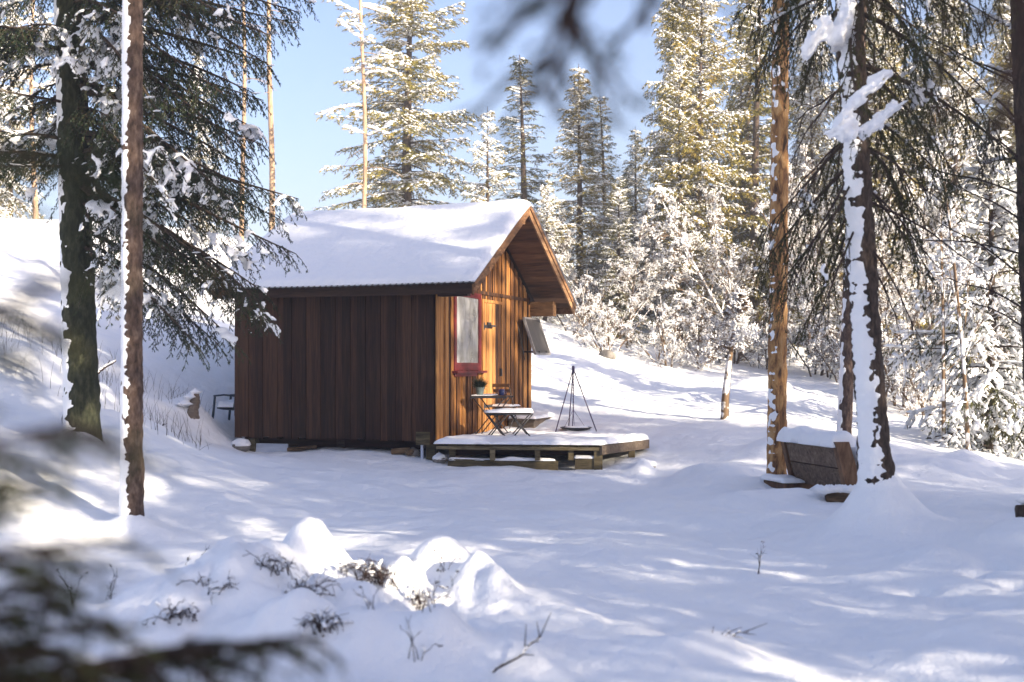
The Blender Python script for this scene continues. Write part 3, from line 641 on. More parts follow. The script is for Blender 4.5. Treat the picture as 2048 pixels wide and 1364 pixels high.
# garden chair at the left wall
p_ = at(456, 874, 20.9); ch = thing('garden_chair', 'dark teal plastic garden armchair half hidden behind the left cabin wall', 'chair', (p_[0]+.12, p_[1], gz(p_[0]+.12, p_[1])-.02), TH+rad(0))
mb = MB()   # seat faces left; back toward the wall
prof = [(-.22, .42), (-.1, .40), (.1, .39), (.2, .40)]
for (xa, za), (xb, zb) in zip(prof[:-1], prof[1:]): mb.add([(xa, -.22, za), (xb, -.22, zb), (xb, .22, zb), (xa, .22, za), (xa, -.22, za-.02), (xb, -.22, zb-.02), (xb, .22, zb-.02), (xa, .22, za-.02)], quads=[[0, 1, 2, 3], [7, 6, 5, 4], [0, 4, 5, 1], [1, 5, 6, 2], [2, 6, 7, 3], [3, 7, 4, 0]])
mb.build('seat', M['chair'], ch, False)
mb = MB(); t = np.linspace(0, np.pi, 11); mb.tube(np.stack([.12+.12*np.sin(t), -.22*np.cos(t), .40+.56*np.sin(t)**.6], -1), .018, 6)
for y in (-.12, -.04, .04, .12): mb.bar((.14, y, .41), (.23, y, .88), .035, .012, (1, 0, 0))
mb.build('backrest', M['chair'], ch)
for s in (-1, 1):
    mb = MB(); mb.tube([(-.26, s*.25, .62), (-.05, s*.27, .64), (.17, s*.24, .62)], .018, 6); mb.tube([(-.24, s*.25, .61), (-.27, s*.26, .3), (-.31, s*.27, 0)], [.02, .022, .018], 6); mb.build('armrest', M['chair'], ch)
    mb = MB(); mb.tube([(.15, s*.22, .6), (.16, s*.23, .3), (.22, s*.26, 0)], [.02, .024, .018], 6); mb.build('leg', M['chair'], ch)
snow_pad([(-.2, -.2), (.15, -.2), (.15, .2), (-.2, .2)], .425, .09, .03, 'snow_cover', ch, 22)

# ------------------------------------------------------------------ rustic bench on the right, seen from behind
pl_, pr_ = at(1590, 960, 15.4), at(1697, 975, 14.15)
bd = unit((pr_-pl_)*A(1, 1, 0)); blen = np.linalg.norm((pr_-pl_)[:2]); brz = math.atan2(bd[1], bd[0])
bz = gz(*((pl_+pr_)/2)[:2])
be = thing('plank_bench', 'heavy plank bench seen from behind with a thick pillow of snow', 'bench', (pl_[0], pl_[1], 0.0), brz)
# local x along bench, local +y = seat side (away)
lean = -.26
for k, (za, zb) in enumerate(((.07, .33), (.345, .60))):
    mb = MB(); f = lambda z: lean*z
    wv = .0
    mb.add([(0, f(za), za), (blen, f(za), za), (blen, f(zb), zb), (0, f(zb), zb), (0, f(za)+.06, za), (blen, f(za)+.06, za), (blen, f(zb)+.06, zb), (0, f(zb)+.06, zb)],
           quads=[[0, 1, 2, 3], [7, 6, 5, 4], [0, 4, 5, 1], [1, 5, 6, 2], [2, 6, 7, 3], [3, 7, 4, 0]])
    mb.build('back_plank', M['bench_wood'], be, False)
for x in (-.05, blen-.04):
    mb = MB(); mb.add([(x, lean*0-.03, 0), (x+.09, -.03, 0), (x+.09, .30, 0), (x, .30, 0), (x, -.20, .66), (x+.09, -.20, .66), (x+.09, -.02, .66), (x, -.02, .66), (x, .29, .36), (x+.09, .29, .36), (x, .08, .36), (x+.09, .08, .36)],
        quads=[[0, 4, 5, 1], [4, 7, 6, 5], [7, 10, 11, 6], [10, 8, 9, 11], [8, 3, 2, 9], [0, 1, 2, 3], [0, 3, 8, 10], [1, 11, 9, 2], [0, 10, 7, 4], [1, 5, 6, 11]])
    mb.build('side_panel', M['bench_end'], be, False)
mb = MB(); mb.box(A(.05, .09, .30), A(blen-.05, .29, .35)); mb.build('seat', M['bench_wood'], be, False)
def pillow(x0, x1, y0, y1, z, h, parent, seed, name='snow_cover'):
    return snow_pad([(x0, y0), (x1, y0), (x1, y1), (x0, y1)], z, h, .025, name, parent, seed, over=.04, rn=.12)
pillow(-.05, blen-.02, -.20, .06, .595, .14, be, 31); pillow(.05, blen, .13, .29, .352, .2, be, 32)
mb = MB(); mb.box(A(-.28, -.30, -.12), A(.30, .3, .085)); mb.build('foot_block', M['bench_end'], be, False)
pillow(-.30, .30, -.31, -.04, .086, .06, be, 33)
p_ = at(1690, 1000, 13.7); lg = thing('snowy_log', 'short cut log in the snow in front of the plank bench', 'log', (p_[0], p_[1], gz(p_[0], p_[1])))
mb = MB(); mb.tube([(-.22, .0, .05), (0, -.02, .05), (.28, -.05, .05)], [.085, .09, .08], 10); mb.build('wood', M['log'], lg)
mb = MB(); n_l = 14; mb.lumps(np.stack([np.linspace(-.27, .1, n_l), R_.normal(size=n_l)*.02, np.full(n_l, .13)], -1), np.tile(A(1, 0, 0), (n_l, 1)), np.full(n_l, .11), np.full(n_l, .10), np.full(n_l, .075), 10); mb.build('snow_cover', M['snow_soft'], lg)

# ------------------------------------------------------------------ trees
def remesh(mb, voxel, name, parent, m, smooth=2):
    o = mb.build(name, m, parent)
    md = o.modifiers.new('r', 'REMESH'); md.mode = 'VOXEL'; md.voxel_size = voxel; md.use_smooth_shade = True
    if smooth:
        sm = o.modifiers.new('s', 'SMOOTH'); sm.factor = .5; sm.iterations = smooth
    dg = bpy.context.evaluated_depsgraph_get(); e = o.evaluated_get(dg)
    me = bpy.data.meshes.new_from_object(e); o.modifiers.clear(); old = o.data; o.data = me; bpy.data.meshes.remove(old)
    if not me.materials: me.materials.append(m)
    me.polygons.foreach_set('use_smooth', np.ones(len(me.polygons), bool))
    return o

def trunk_mesh(pts, radii, m, parent, amp=.012, flare=.0, snow_dir=None, snow_w=1.0, snow_t=.02, seed=0, k=40, dz=.05, name='trunk'):
    """pts: centre line (n,3) local; bark relief is geometry; the blown-on snow is a ragged sheet of its own"""
    pts = np.asarray(pts, float); zz = np.arange(pts[0, 2], pts[-1, 2], dz)
    cx = np.interp(zz, pts[:, 2], pts[:, 0]); cy = np.interp(zz, pts[:, 2], pts[:, 1]); rr = np.interp(zz, pts[:, 2], radii)
    rr = rr*(1+flare*np.exp(-np.clip(zz-pts[0, 2], 0, 9)/.25))
    an = np.arange(k)*2*np.pi/k; ca, sa = np.cos(an), np.sin(an)
    P = np.stack([cx[:, None]+0*ca, cy[:, None]+0*ca, zz[:, None]+0*ca], -1)
    N = np.stack([ca[None]+0*zz[:, None], sa[None]+0*zz[:, None], 0*zz[:, None]+0*ca], -1)
    q = (P+N*rr[:, None, None])
    f = fbm(q*A(14, 14, 6)+seed, 3, seed)+.6*vnoise(q*A(34, 34, 22), seed+3)
    Rb = rr[:, None]+amp*f
    V = P+N*Rb[..., None]
    idx = np.arange(V.shape[0]*k).reshape(-1, k); nx_ = np.roll(idx, -1, 1)
    quads = np.stack([idx[:-1], nx_[:-1], nx_[1:], idx[1:]], -1).reshape(-1, 4)
    mb = MB(); mb.add(V, quads=quads); o = mb.build(name, m, parent)
    if snow_dir is not None:
        sdn = unit(A(*snow_dir, 0)); d = (N*sdn).sum(-1)
        rag = .8*vnoise(q*A(4, 4, 21)+9, seed+5)+.75*vnoise(q*A(10, 10, 44)+9, seed+8)+.4*vnoise(q*A(.5, .5, 1.2), seed+6)
        mask = d-(1-snow_w)+.30*rag
        t_ = np.clip(mask*2.6, -1.2, 1)
        Rs = rr[:, None]+amp*.3*f+np.where(t_ > 0, snow_t*np.clip(t_, 0, 1)**.8, t_*.035)+.003*vnoise(q*30, 4)
        V2 = P+N*Rs[..., None]
        kf = (mask.ravel()[quads] > -.45).any(1)
        mb = MB(); mb.add(V2, quads=quads[kf]); mb.build('trunk_snow', M['snow_soft'], parent)
    return o

def rep(a, n): return np.repeat(a, n, axis=0)
def grow(z0, az, Lb, up, dr, tip, cen, tw_sp=.2, sh_sp=.09, sh_len=.16, nd_=3, nlen=.10, nw=.016, hang=.1, snow_p=.7, lump=(.07, .05, .035), l2max=.7, wood_k=4, snow_k=6, t_min=.15, twig_wood=False, lump_n=1.0, rng=R_, mask=None):
    """boughs -> (wood, needles, snow) builders. cen(z) gives the stem centre."""
    wood, ndl, snow = MB(), MB(), MB()
    N = len(z0); C = cen(z0); H = np.stack([np.cos(az), np.sin(az), 0*az], -1)
    bend = rng.normal(size=N)*.12
    S0 = np.stack([-np.sin(az), np.cos(az), 0*az], -1)
    def B(i, t):
        t = t[..., None]; l = Lb[i][..., None]
        return C[i]+H[i]*l*t+S0[i]*bend[i][..., None]*l*t*t+A(0, 0, 1)*l*(up[i][..., None]*t-dr[i][..., None]*t**2+tip[i][..., None]*t**3)
    tt = np.linspace(0, 1, 7); I = np.repeat(np.arange(N)[:, None], 7, 1)
    Pc = B(I, np.repeat(tt[None], N, 0)); rb = (.006+.011*Lb)[:, None]*(1-.85*tt)[None]
    wood.tubes(Pc, rb, wood_k)
    n2 = np.maximum((Lb*(1-t_min)/tw_sp).astype(int), 2)
    i2 = rep(np.arange(N), n2); K = len(i2)
    k2 = np.concatenate([np.arange(a) for a in n2])
    t2 = t_min+(1-t_min)*(k2+rng.uniform(0, 1, K))/n2[i2]; sg = np.where(k2 % 2, 1., -1.)
    P2 = B(i2, t2); T2 = unit(B(i2, np.minimum(t2+.03, 1.03))-B(i2, t2-.03))
    D2 = unit(T2*.7+S0[i2]*sg[:, None]*rng.uniform(.55, 1.0, K)[:, None]+A(0, 0, -hang)+rng.normal(size=(K, 3))*.10)
    L2 = (np.minimum(.36*Lb[i2], l2max)*(.22+.78*(1-t2)**.7)*rng.uniform(.7, 1.15, K)+sh_len*.6)
    # leader
    P2 = np.concatenate([P2, B(np.arange(N), np.full(N, .93))]); D2 = np.concatenate([D2, unit(H+A(0, 0, .1))]); L2 = np.concatenate([L2, np.full(N, sh_len*1.3)]); i2 = np.concatenate([i2, np.arange(N)])
    K = len(P2); d2 = rng.uniform(.10, .35, K)+hang*.6
    def Q(i, s): s_ = s[..., None]; return P2[i]+D2[i]*L2[i][..., None]*s_-A(0, 0, 1)*(d2[i]*L2[i])[..., None]*s_**2
    if twig_wood:
        I = np.repeat(np.arange(K)[:, None], 3, 1); wood.tubes(Q(I, np.repeat(A(0, .5, 1)[None], K, 0)), np.repeat(A(.006, .004, .002)[None], K, 0), 3, cap=False)
    n3 = np.maximum((L2/sh_sp).astype(int), 2); i3 = rep(np.arange(K), n3); k3 = np.concatenate([np.arange(a) for a in n3]); J = len(i3)
    s3 = (k3+rng.uniform(0, 1, J))/n3[i3]
    P3 = Q(i3, s3); DD = unit(D2[i3]-A(0, 0, 1)*(2*d2[i3]*s3)[:, None])
    S3 = unit(np.cross(DD, A(0, 0, 1)+0*DD))*np.where(k3 % 2, 1., -1.)[:, None]
    D3 = unit(DD*.75+S3*rng.uniform(.3, .9, J)[:, None]+A(0, 0, -.12-hang*.8)+rng.normal(size=(J, 3))*.15)
    L3 = sh_len*rng.uniform(.5, 1.1, J)*(1.15-.5*s3)
    if mask is not None:
        kp = mask(P3); P3, D3, L3, i3m = P3[kp], D3[kp], L3[kp], i3[kp]; J = len(P3)
    u = rng.uniform(0, 1, (J, nd_)); u[:, 0] = .85
    Pn = P3[:, None]+D3[:, None]*(L3[:, None]*u)[..., None]
    Dn = unit(D3[:, None]*.9+rng.normal(size=(J, nd_, 3))*.5); Dn[:, 0] = D3
    Ln = nlen*rng.uniform(.7, 1.2, (J, nd_))
    # stem of every shoot as a thin triangle
    ndl.needles(P3, D3, L3, np.full(J, nw*.8))
    ndl.needles(Pn.reshape(-1, 3), Dn.reshape(-1, 3), Ln.ravel(), np.full(J*nd_, nw))
    # snow resting on shoots
    if snow_p > 0:
        n4 = int(len(P3)*lump_n)
        pick = rng.permutation(len(P3))[:n4]; Ps = P3[pick]+D3[pick]*(L3[pick]*.4)[:, None]
        f = vnoise(Ps*2.0, 17)*.40+vnoise(Ps*5.5, 18)*.22+.5+rng.uniform(-.12, .12, n4)
        kp = f < snow_p; Ps = Ps[kp]; Ds = unit(D3[pick][kp]*A(1, 1, .6)); n5 = len(Ps)
        sc = rng.uniform(.6, 1.35, n5)
        snow.lumps(Ps+A(0, 0, lump[2]*.5), Ds, lump[0]*sc, lump[1]*sc, lump[2]*sc, snow_k)
        # line of snow along each bough
        tb = np.linspace(.15, 1, 10); I = np.repeat(np.arange(N)[:, None], 10, 1); Pb = B(I, np.repeat(tb[None], N, 0)).reshape(-1, 3); Tb = rep(H, 10)
        kp = (vnoise(Pb*1.6, 23)*.5+.5 < snow_p+.1); Pb = Pb[kp]; n6 = len(Pb)
        if n6: snow.lumps(Pb+A(0, 0, lump[2]*.8), Tb[kp], np.full(n6, lump[0]*1.5), np.full(n6, lump[1]*1.3), lump[2]*rng.uniform(.9, 1.6, n6), snow_k)
    return wood, ndl, snow

def spruce_specs(rng, h, R, zc, step, nb, pw=.85, rag=.25):
    z0, az, L_ = [], [], []
    z = zc
    while z < h-.25:
        f = 1-(z-zc)/(h-zc)
        for k in range(nb):
            z0.append(z+rng.uniform(-.1, .1)); az.append(rng.uniform(0, 2*np.pi)); L_.append(max(.18, R*(f**pw)*rng.uniform(1-rag*1.6, 1+rag)))
        z += step*(.6+.6*f)
    z0, az, L_ = np.array(z0), np.array(az), np.array(L_); f = np.clip(1-(z0-zc)/(h-zc), 0, 1)
    up = .55-.65*f+rng.normal(size=len(z0))*.06; dr = .10+.40*f; tip = .10+.14*f
    return z0, az, L_, up, dr, tip

def make_spruce(name, label, h, R, zc, seed, step=.30, nb=5, snow_p=.62, needle='needle_far', bark='bark', rag=.25, hang=.15, group=None, pw=.85, **kw):
    rng = np.random.default_rng(seed)
    root = thing(name, label, 'tree', (0, 0, 0), 0, group)
    z0, az, Lb, up, dr, tip = spruce_specs(rng, h, R, zc, step, nb, pw, rag)
    lx, ly = rng.normal()*.15, rng.normal()*.15
    cen = lambda z: np.stack([lx*(z/h)**2, ly*(z/h)**2, z], -1)
    wd, nl, sn = grow(z0, az, Lb, up, dr, tip, cen, rng=rng, hang=hang, snow_p=snow_p, **kw)
    zt = np.linspace(-.6, h, 14); rt = (.05+.012*h)*(1-zt/h*.94); rt = np.clip(rt, .012, 1)
    mb = MB(); mb.tube(np.stack([lx*(zt/h)**2*(zt > 0), ly*(zt/h)**2*(zt > 0), zt], -1), rt, 10); tk = mb.build('trunk', M[bark], root)
    wd.build('limbs', M[bark], tk)
    nl.build('crown', M[needle], root, False)
    if sn.n: sn.build('snow_cover', M['snow_soft'], root)
    return root

def make_pine(name, label, h, R, zc, seed, group=None, nbr=26, dead=12, one_side=0, snow_p=.55, r0=.13):
    """tall bare stem, irregular open crown of needle tufts"""
    rng = np.random.default_rng(seed); root = thing(name, label, 'tree', (0, 0, 0), 0, group)
    zt = np.linspace(-.6, h, 18); wob = .10*np.sin(zt*.5+seed)
    cenx = lambda z: .10*np.sin(z*.5+seed)
    mb = MB(); mb.tube(np.stack([wob, 0*zt, zt], -1), np.clip(r0*(1-zt/h*.75), .03, 1), 10); tk = mb.build('trunk', M['bark_far'], root)
    z0 = rng.uniform(zc, h-.2, nbr); az = rng.uniform(0, 2*np.pi, nbr)
    if one_side: az = rng.normal(size=nbr)*.9+(0 if one_side > 0 else np.pi)
    f = 1-(z0-zc)/(h-zc); Lb = R*(.35+.65*np.sin(np.clip(f, .05, 1)*2.4))*rng.uniform(.5, 1.1, nbr)
    cen = lambda z: np.stack([cenx(z), 0*z, z], -1)
    wd, nl, sn = grow(z0, az, Lb, rng.uniform(-.1, .45, nbr), rng.uniform(.1, .35, nbr), rng.uniform(0, .3, nbr), cen, tw_sp=.16, sh_sp=.10, sh_len=.15, nd_=7, nlen=.12, nw=.014, hang=0, snow_p=snow_p, lump=(.10, .08, .05), l2max=.6, t_min=.3, rng=rng)
    if dead:
        zd = rng.uniform(zc*.45, zc, dead); ad = rng.uniform(0, 2*np.pi, dead); ld = rng.uniform(.4, 1.5, dead); tt = np.linspace(0, 1, 5)
        Pd = np.stack([cenx(zd)[:, None]+np.cos(ad)[:, None]*ld[:, None]*tt, np.sin(ad)[:, None]*ld[:, None]*tt, zd[:, None]+ld[:, None]*(.2*tt-.45*tt**2)], -1)
        wd.tubes(Pd, np.repeat((.018*(1-.7*tt))[None], dead, 0), 4)
    wd.build('limbs', M['bark_far'], tk); nl.build('crown', M['needle_pine'], root, False)
    if sn.n: sn.build('snow_cover', M['snow_soft'], root)
    return root

def make_bare(name, label, h, seed, group=None, r0=.07, spread=.55, n1=16, n2=7, n3=6, n4=3, lumpy=.5, cat='tree', t0=.18, thick=1.0, droopy=.0, nstem=1, lump=.035):
    """leafless broadleaf, every twig wrapped in snow"""
    rng = np.random.default_rng(seed); root = thing(name, label, cat, (0, 0, 0), 0, group)
    stems = []; tt = np.linspace(0, 1, 7)
    bark = MB(); fr_ = MB(); sn = MB()
    P0 = np.zeros((nstem, 3)); P0[:, :2] = rng.normal(size=(nstem, 2))*.12*(nstem > 1); D0 = unit(A(0, 0, 1)+rng.normal(size=(nstem, 3))*A(1, 1, 0)*(.08 if nstem == 1 else .35)); L0 = h*rng.uniform(.75 if nstem > 1 else 1, 1, nstem)
    bend0 = rng.normal(size=(nstem, 3))*A(.06, .06, 0)
    par = (P0, D0, L0, bend0, np.full(nstem, r0))
    def curve(p, t): return p[0][:, None]+p[1][:, None]*(p[2][:, None]*t)[..., None]+p[3][:, None]*(p[2][:, None]*t*t)[..., None]
    for lev, nch in enumerate((n1, n2, n3, n4, 0)):
        m_ = 7 if lev == 0 else (5 if lev == 1 else 3); t_ = np.linspace(0, 1, m_)
        C = curve(par, np.repeat(t_[None], len(par[0]), 0))
        if lev == 0: C[:, 0, 2] -= .4
        (bark if lev == 0 else fr_).tubes(C, par[4][:, None]*(1-(.82 if lev < 2 else .5)*t_)[None], (9, 5, 3, 3, 3)[lev], cap=False)
        if lev == 0: fr_.tubes((C+A(-.018, -.010, .0)), par[4][:, None]*(1-.82*t_)[None]*.97, 9, cap=False)
        if lev >= 2 and lumpy > 0:
            k = int(len(C)*lumpy); ix = rng.integers(0, len(C), k); tl = rng.uniform(.1, 1, (k, 1)); pp = tuple(x[ix] for x in par); Pl = curve(pp, tl)[:, 0]
            sn.lumps(Pl+A(0, 0, .012), unit(pp[1]), lump*1.5*rng.uniform(.6, 1.4, k), lump*.8*np.ones(k), lump*.7*np.ones(k), 5)
        if nch == 0: break
        n = len(par[0]); i = rep(np.arange(n), np.full(n, nch)); K = len(i)
        lo = t0 if lev == 0 else .15
        t_ = lo+(1-lo)*rng.uniform(0, 1, K)**(.9)
        pp = tuple(x[i] for x in par); Pn = curve(pp, t_[:, None])[:, 0]
        rnd = unit(np.cross(pp[1], rng.normal(size=(K, 3)))); ang = spread*rng.uniform(.7, 1.5, K)*(1.15 if lev == 0 else 1)
        Dn = unit(pp[1]*np.cos(ang)[:, None]+rnd*np.sin(ang)[:, None]+A(0, 0, .12 if lev == 0 else -.05))
        Ln = pp[2]*(1.08-t_)*(.42 if lev == 0 else .55)*rng.uniform(.6, 1.2, K)+.05
        bn_ = rng.normal(size=(K, 3))*.12+A(0, 0, -.10-droopy)
        Rn = np.maximum(pp[4]*(1-.75*t_)*.55, .0065*thick)
        par = (Pn, Dn, Ln, bn_, Rn)
    bark.build('trunk', M['bark'], root)
    fr_.build('branches', M['frost'], root)
    if sn.n: sn.build('snow_cover', M['snow_soft'], root)
    return root

def place(o, px, Y, rz=0, s=1, sz=None, dzz=0):
    x = (px-1024)/F*Y; o.location = (x, Y, gz(x, Y)-.05+dzz); o.rotation_euler = (0, 0, rz); o.scale = (s, s, s*(sz or 1)); return o
def hgt(py_top, px, Y):          # height a tree needs so that its tip is seen at py_top
    return EYE+(HOR-py_top)/F*Y-gz((px-1024)/F*Y, Y)

# --- prototypes for the sunlit background forest
KW = dict(tw_sp=.14, sh_sp=.065, sh_len=.17, nd_=4, nlen=.12, nw=.018)
def bgs(name, label, seed, **k):
    d = dict(KW); d.update(k); return make_spruce(name, label, seed=seed, **d)
S1 = bgs('spruce_tree', 'tall frosted spruce in the sunlit treeline, its pointed top nearest the gable', 101, h=12.0, R=2.0, zc=.7, step=.30, nb=6, snow_p=.56, lump=(.06, .036, .024), lump_n=1.0)
S2 = bgs('spruce_tree', 'spruce', 102, h=12.0, R=1.6, zc=.6, step=.34, nb=5, snow_p=.34, lump=(.06, .036, .024))
S3 = bgs('spruce_tree', 'spruce', 103, h=11.0, R=2.4, zc=.5, step=.40, nb=5, snow_p=.66, rag=.4, lump=(.07, .042, .028), hang=.3)
S4 = bgs('spruce_tree', 'spruce', 104, h=13.0, R=2.2, zc=1.6, step=.33, nb=7, snow_p=.54, rag=.45, lump=(.065, .04, .027), pw=.6, needle='needle_pine')
B1 = make_bare('birch_tree', 'birch', 8.0, 201, n1=22, n2=9, n3=7, n4=4, thick=1.25, lumpy=.3, lump=.028)
B2 = make_bare('birch_tree', 'birch', 6.5, 202, n1=18, n2=9, n3=7, n4=3, nstem=2, thick=1.25, r0=.06, lumpy=.3, lump=.028)
B3 = make_bare('snowy_bush', 'bush', 2.6, 203, n1=9, n2=6, n3=5, n4=3, nstem=6, r0=.03, t0=.05, cat='bush', thick=1.15, lump=.022, lumpy=.3)
protos_used = {}
rs = random.Random(11)
def put(P, px, Y, h=None, rz=None, label=None, group=None, base_h=None, sxy=None, dzz=0):
    bh = {S1: 12., S2: 12., S3: 11., S4: 13., B1: 8.0, B2: 6.5, B3: 2.6}[P]
    if h is None: h = bh
    s = h/bh; x = (px-1024)/F*Y; rz = rs.uniform(0, 6.28) if rz is None else rz
    loc = (x, Y, gz(x, Y)-.08+dzz)
    if P.name not in protos_used:
        protos_used[P.name] = 1; P.location = loc; P.rotation_euler = (0, 0, rz); P.scale = (s*(sxy or 1), s*(sxy or 1), s)
        P['label'] = label
        if group: P['group'] = group
        return P
    o = dup(P, loc, rz, s, label, group); o.scale = (s*(sxy or 1), s*(sxy or 1), s); return o
# named spruces whose tops stand against the sky
put(S1, 1160, 38, hgt(122, 1160, 38), label='tallest pointed spruce standing alone against the sky right of the gable', sxy=1.15)
put(S2, 1050, 44, hgt(108, 1050, 44), label='dark narrow spruce top rising directly behind the cabin gable', sxy=1.35)
put(S3, 975, 36, hgt(205, 975, 36), label='white frosted spruce behind the roof ridge, lower than the dark one beside it', sxy=1.0)
put(S2, 1212, 42, hgt(185, 1212, 42), label='slender spruce close behind the tallest pointed spruce, to its right', sxy=1.15)
put(S1, 1272, 40, hgt(248, 1272, 40), label='small pointed spruce, its tip lowest in the gap of sky', sxy=.95)
put(S4, 812, 44, hgt(-150, 812, 44), rz=1.0, label='tall broad sunlit conifer above the roof, behind the slim pale pine stem', sxy=1.25)
put(S4, 1395, 36, hgt(-90, 1395, 36), rz=2.2, label='tall ragged conifer reaching the top of the picture left of the orange trunk', sxy=.85)
def where(px):
    for lim, s_ in ((1110, 'just right of the cabin gable'), (1165, 'above the fire tripod'), (1235, 'just right of the fire tripod'), (1300, 'above the right end of the deck'), (1350, 'midway from deck to small forked tree'), (1425, 'left of the small forked tree'), (1475, 'behind the small forked tree'),
                    (1535, 'directly left of the orange pine trunk'), (1585, 'behind the orange pine trunk'), (1650, 'above the left end of the plank bench'), (1705, 'above the right end of the plank bench'), (1775, 'behind the leaning snowy trunk'), (1850, 'just right of the leaning snowy trunk'), (1925, 'behind the pair of white saplings'), (1990, 'behind the bowed young spruce')):
        if px < lim: return s_
    return 'at the right picture edge'
G = 'frosted conifers of the treeline behind the clearing'
GL = 'snow-frosted conifer in the treeline, '
for k in range(34):
    px = 1090+(k*131 % 1040); Y = 33+(k*7 % 17)+rs.uniform(0, 2)
    if px < 1340: h = hgt(rs.uniform(330, 430), px, Y)
    else: h = hgt(rs.uniform(-250, 160), px, Y)
    if px > 1650: Y = max(Y, 37)
    put([S3, S1, S4, S2][k % 4], px, Y, h, label=GL+where(px), group=G, sxy=rs.uniform(.85, 1.2) if px < 1340 else rs.uniform(.6, .9))
for k in range(5):
    px = [2015, 1905, 1820, 2100, 1760][k]; Y = [37, 36, 38, 39, 36][k]
    put([S4, S3][k % 2], px, Y, rs.uniform(9, 12), label=GL+where(px), group=G, sxy=.9)
G2 = 'snow-wrapped birches in front of the treeline'; GL2 = 'leafless birch wrapped in snow, '
put(B1, 1252, 33.0, hgt(420, 1252, 33), label='leafless snow-wrapped birch between the gable and the tripod side of the clearing', sxy=1.1)
put(B2, 1490, 33.5, hgt(230, 1490, 33.5), label='tall forked snow-white birch directly left of the orange pine trunk', sxy=.9)
for k, (px, Y, t) in enumerate([(1130, 37, 380), (1185, 36, 400), (1320, 35, 400), (1360, 37, 330), (1415, 34.5, 380), (1440, 38, 300), (1620, 35, 250), (1670, 34, 330), (1740, 33, 300), (1800, 31, 330), (1860, 30, 280), (1960, 27, 300), (2030, 26, 260), (1090, 40, 420), (1550, 34, 300), (1225, 40, 360)]):
    put([B1, B2][k % 2], px, Y, hgt(t+rs.uniform(-20, 20), px, Y), label=GL2+where(px), group=G2, sxy=rs.uniform(.8, 1.2))
G3 = 'snow-loaded bushes along the foot of the treeline'; GL3 = 'snow-loaded bush at the treeline foot, '
for k, (px, Y, h) in enumerate([(1085, 36, 1.4), (1150, 33, 1.8), (1215, 31.2, 1.6), (1330, 31.8, 1.8), (1410, 31.8, 1.5), (1530, 32.6, 1.8), (1640, 31.6, 2.0), (1790, 28, 2.2), (1850, 27, 2.0), (1720, 31, 2.0), (1690, 30.5, 1.6), (1460, 33, 2.0)]):
    put(B3, px, Y, h*1.15, label=GL3+where(px), group=G3)
# pines
pn = make_pine('pine_tree', 'slim pale pine stem crossing the sky just left of the broad sunlit conifer', 17, 1.5, 4.6, 301, nbr=44, r0=.085, dead=6); place(pn, 725, 40, .5)
p2 = make_pine('pine_tree', 'tall bare pine stem, right one of the pair behind the left spruce', 20, 2.0, 12.5, 302, nbr=26, dead=9, r0=.125); place(p2, 541, 46, 1.0)
p3 = make_pine('pine_tree', 'thinner pine stem left of its taller twin, seen below the dark spruce boughs', 17, 1.3, 13.5, 303, nbr=12, dead=14, r0=.10); place(p3, 486, 45, 2.4)
p4 = make_pine('pine_tree', 'distant pine on the hilltop at the left, seen between the dark trunks', 9, 1.6, 3.5, 304, nbr=22, dead=4, r0=.10); place(p4, 68, 41, 0)
for px, Y, h, lb in ((20, 46, 9, 'hazy distant spruce on the hilltop near the left picture edge'), (400, 48, 8, 'distant spruce on the hilltop glimpsed under the snowy boughs'), (-40, 44, 11, 'distant spruce on the hilltop cut by the left picture edge')):
    put(S3 if px else S1, px, Y, h, label=lb, sxy=.8)

# --- snow-laden young spruce at the right edge and its thin birch stems
Y3 = bgs('young_spruce', 'young spruce bowed under thick snow at the right picture edge', 110, h=6.2, R=2.1, zc=.15, step=.26, nb=6, snow_p=.56, lump=(.11, .05, .032), needle='needle_olive', hang=.6, tw_sp=.14, sh_sp=.06, nd_=5, nlen=.07, nw=.013, sh_len=.13)
place(Y3, 1985, 22.5, .4)
b5 = make_bare('birch_sapling', 'thin white snow-plastered birch sapling, left of the pair before the young spruce', 5.0, 210, n1=12, n2=6, n3=4, n4=2, r0=.035, thick=1.0); place(b5, 1888, 21.5, 0)
b6 = make_bare('birch_sapling', 'thin white snow-plastered birch sapling, right of the pair before the young spruce', 6.2, 211, n1=12, n2=6, n3=4, n4=2, r0=.04, thick=1.0); place(b6, 1938, 21.0, 1)
b7 = make_bare('rowan_tree', 'small snow-crusted tree with forked white trunk in the middle of the clearing', 2.35, 212, n1=14, n2=8, n3=6, n4=4, r0=.085, t0=.35, thick=.9, nstem=1, lumpy=.25, lump=.024, spread=.9); place(b7, 1448, 22.3, .6)

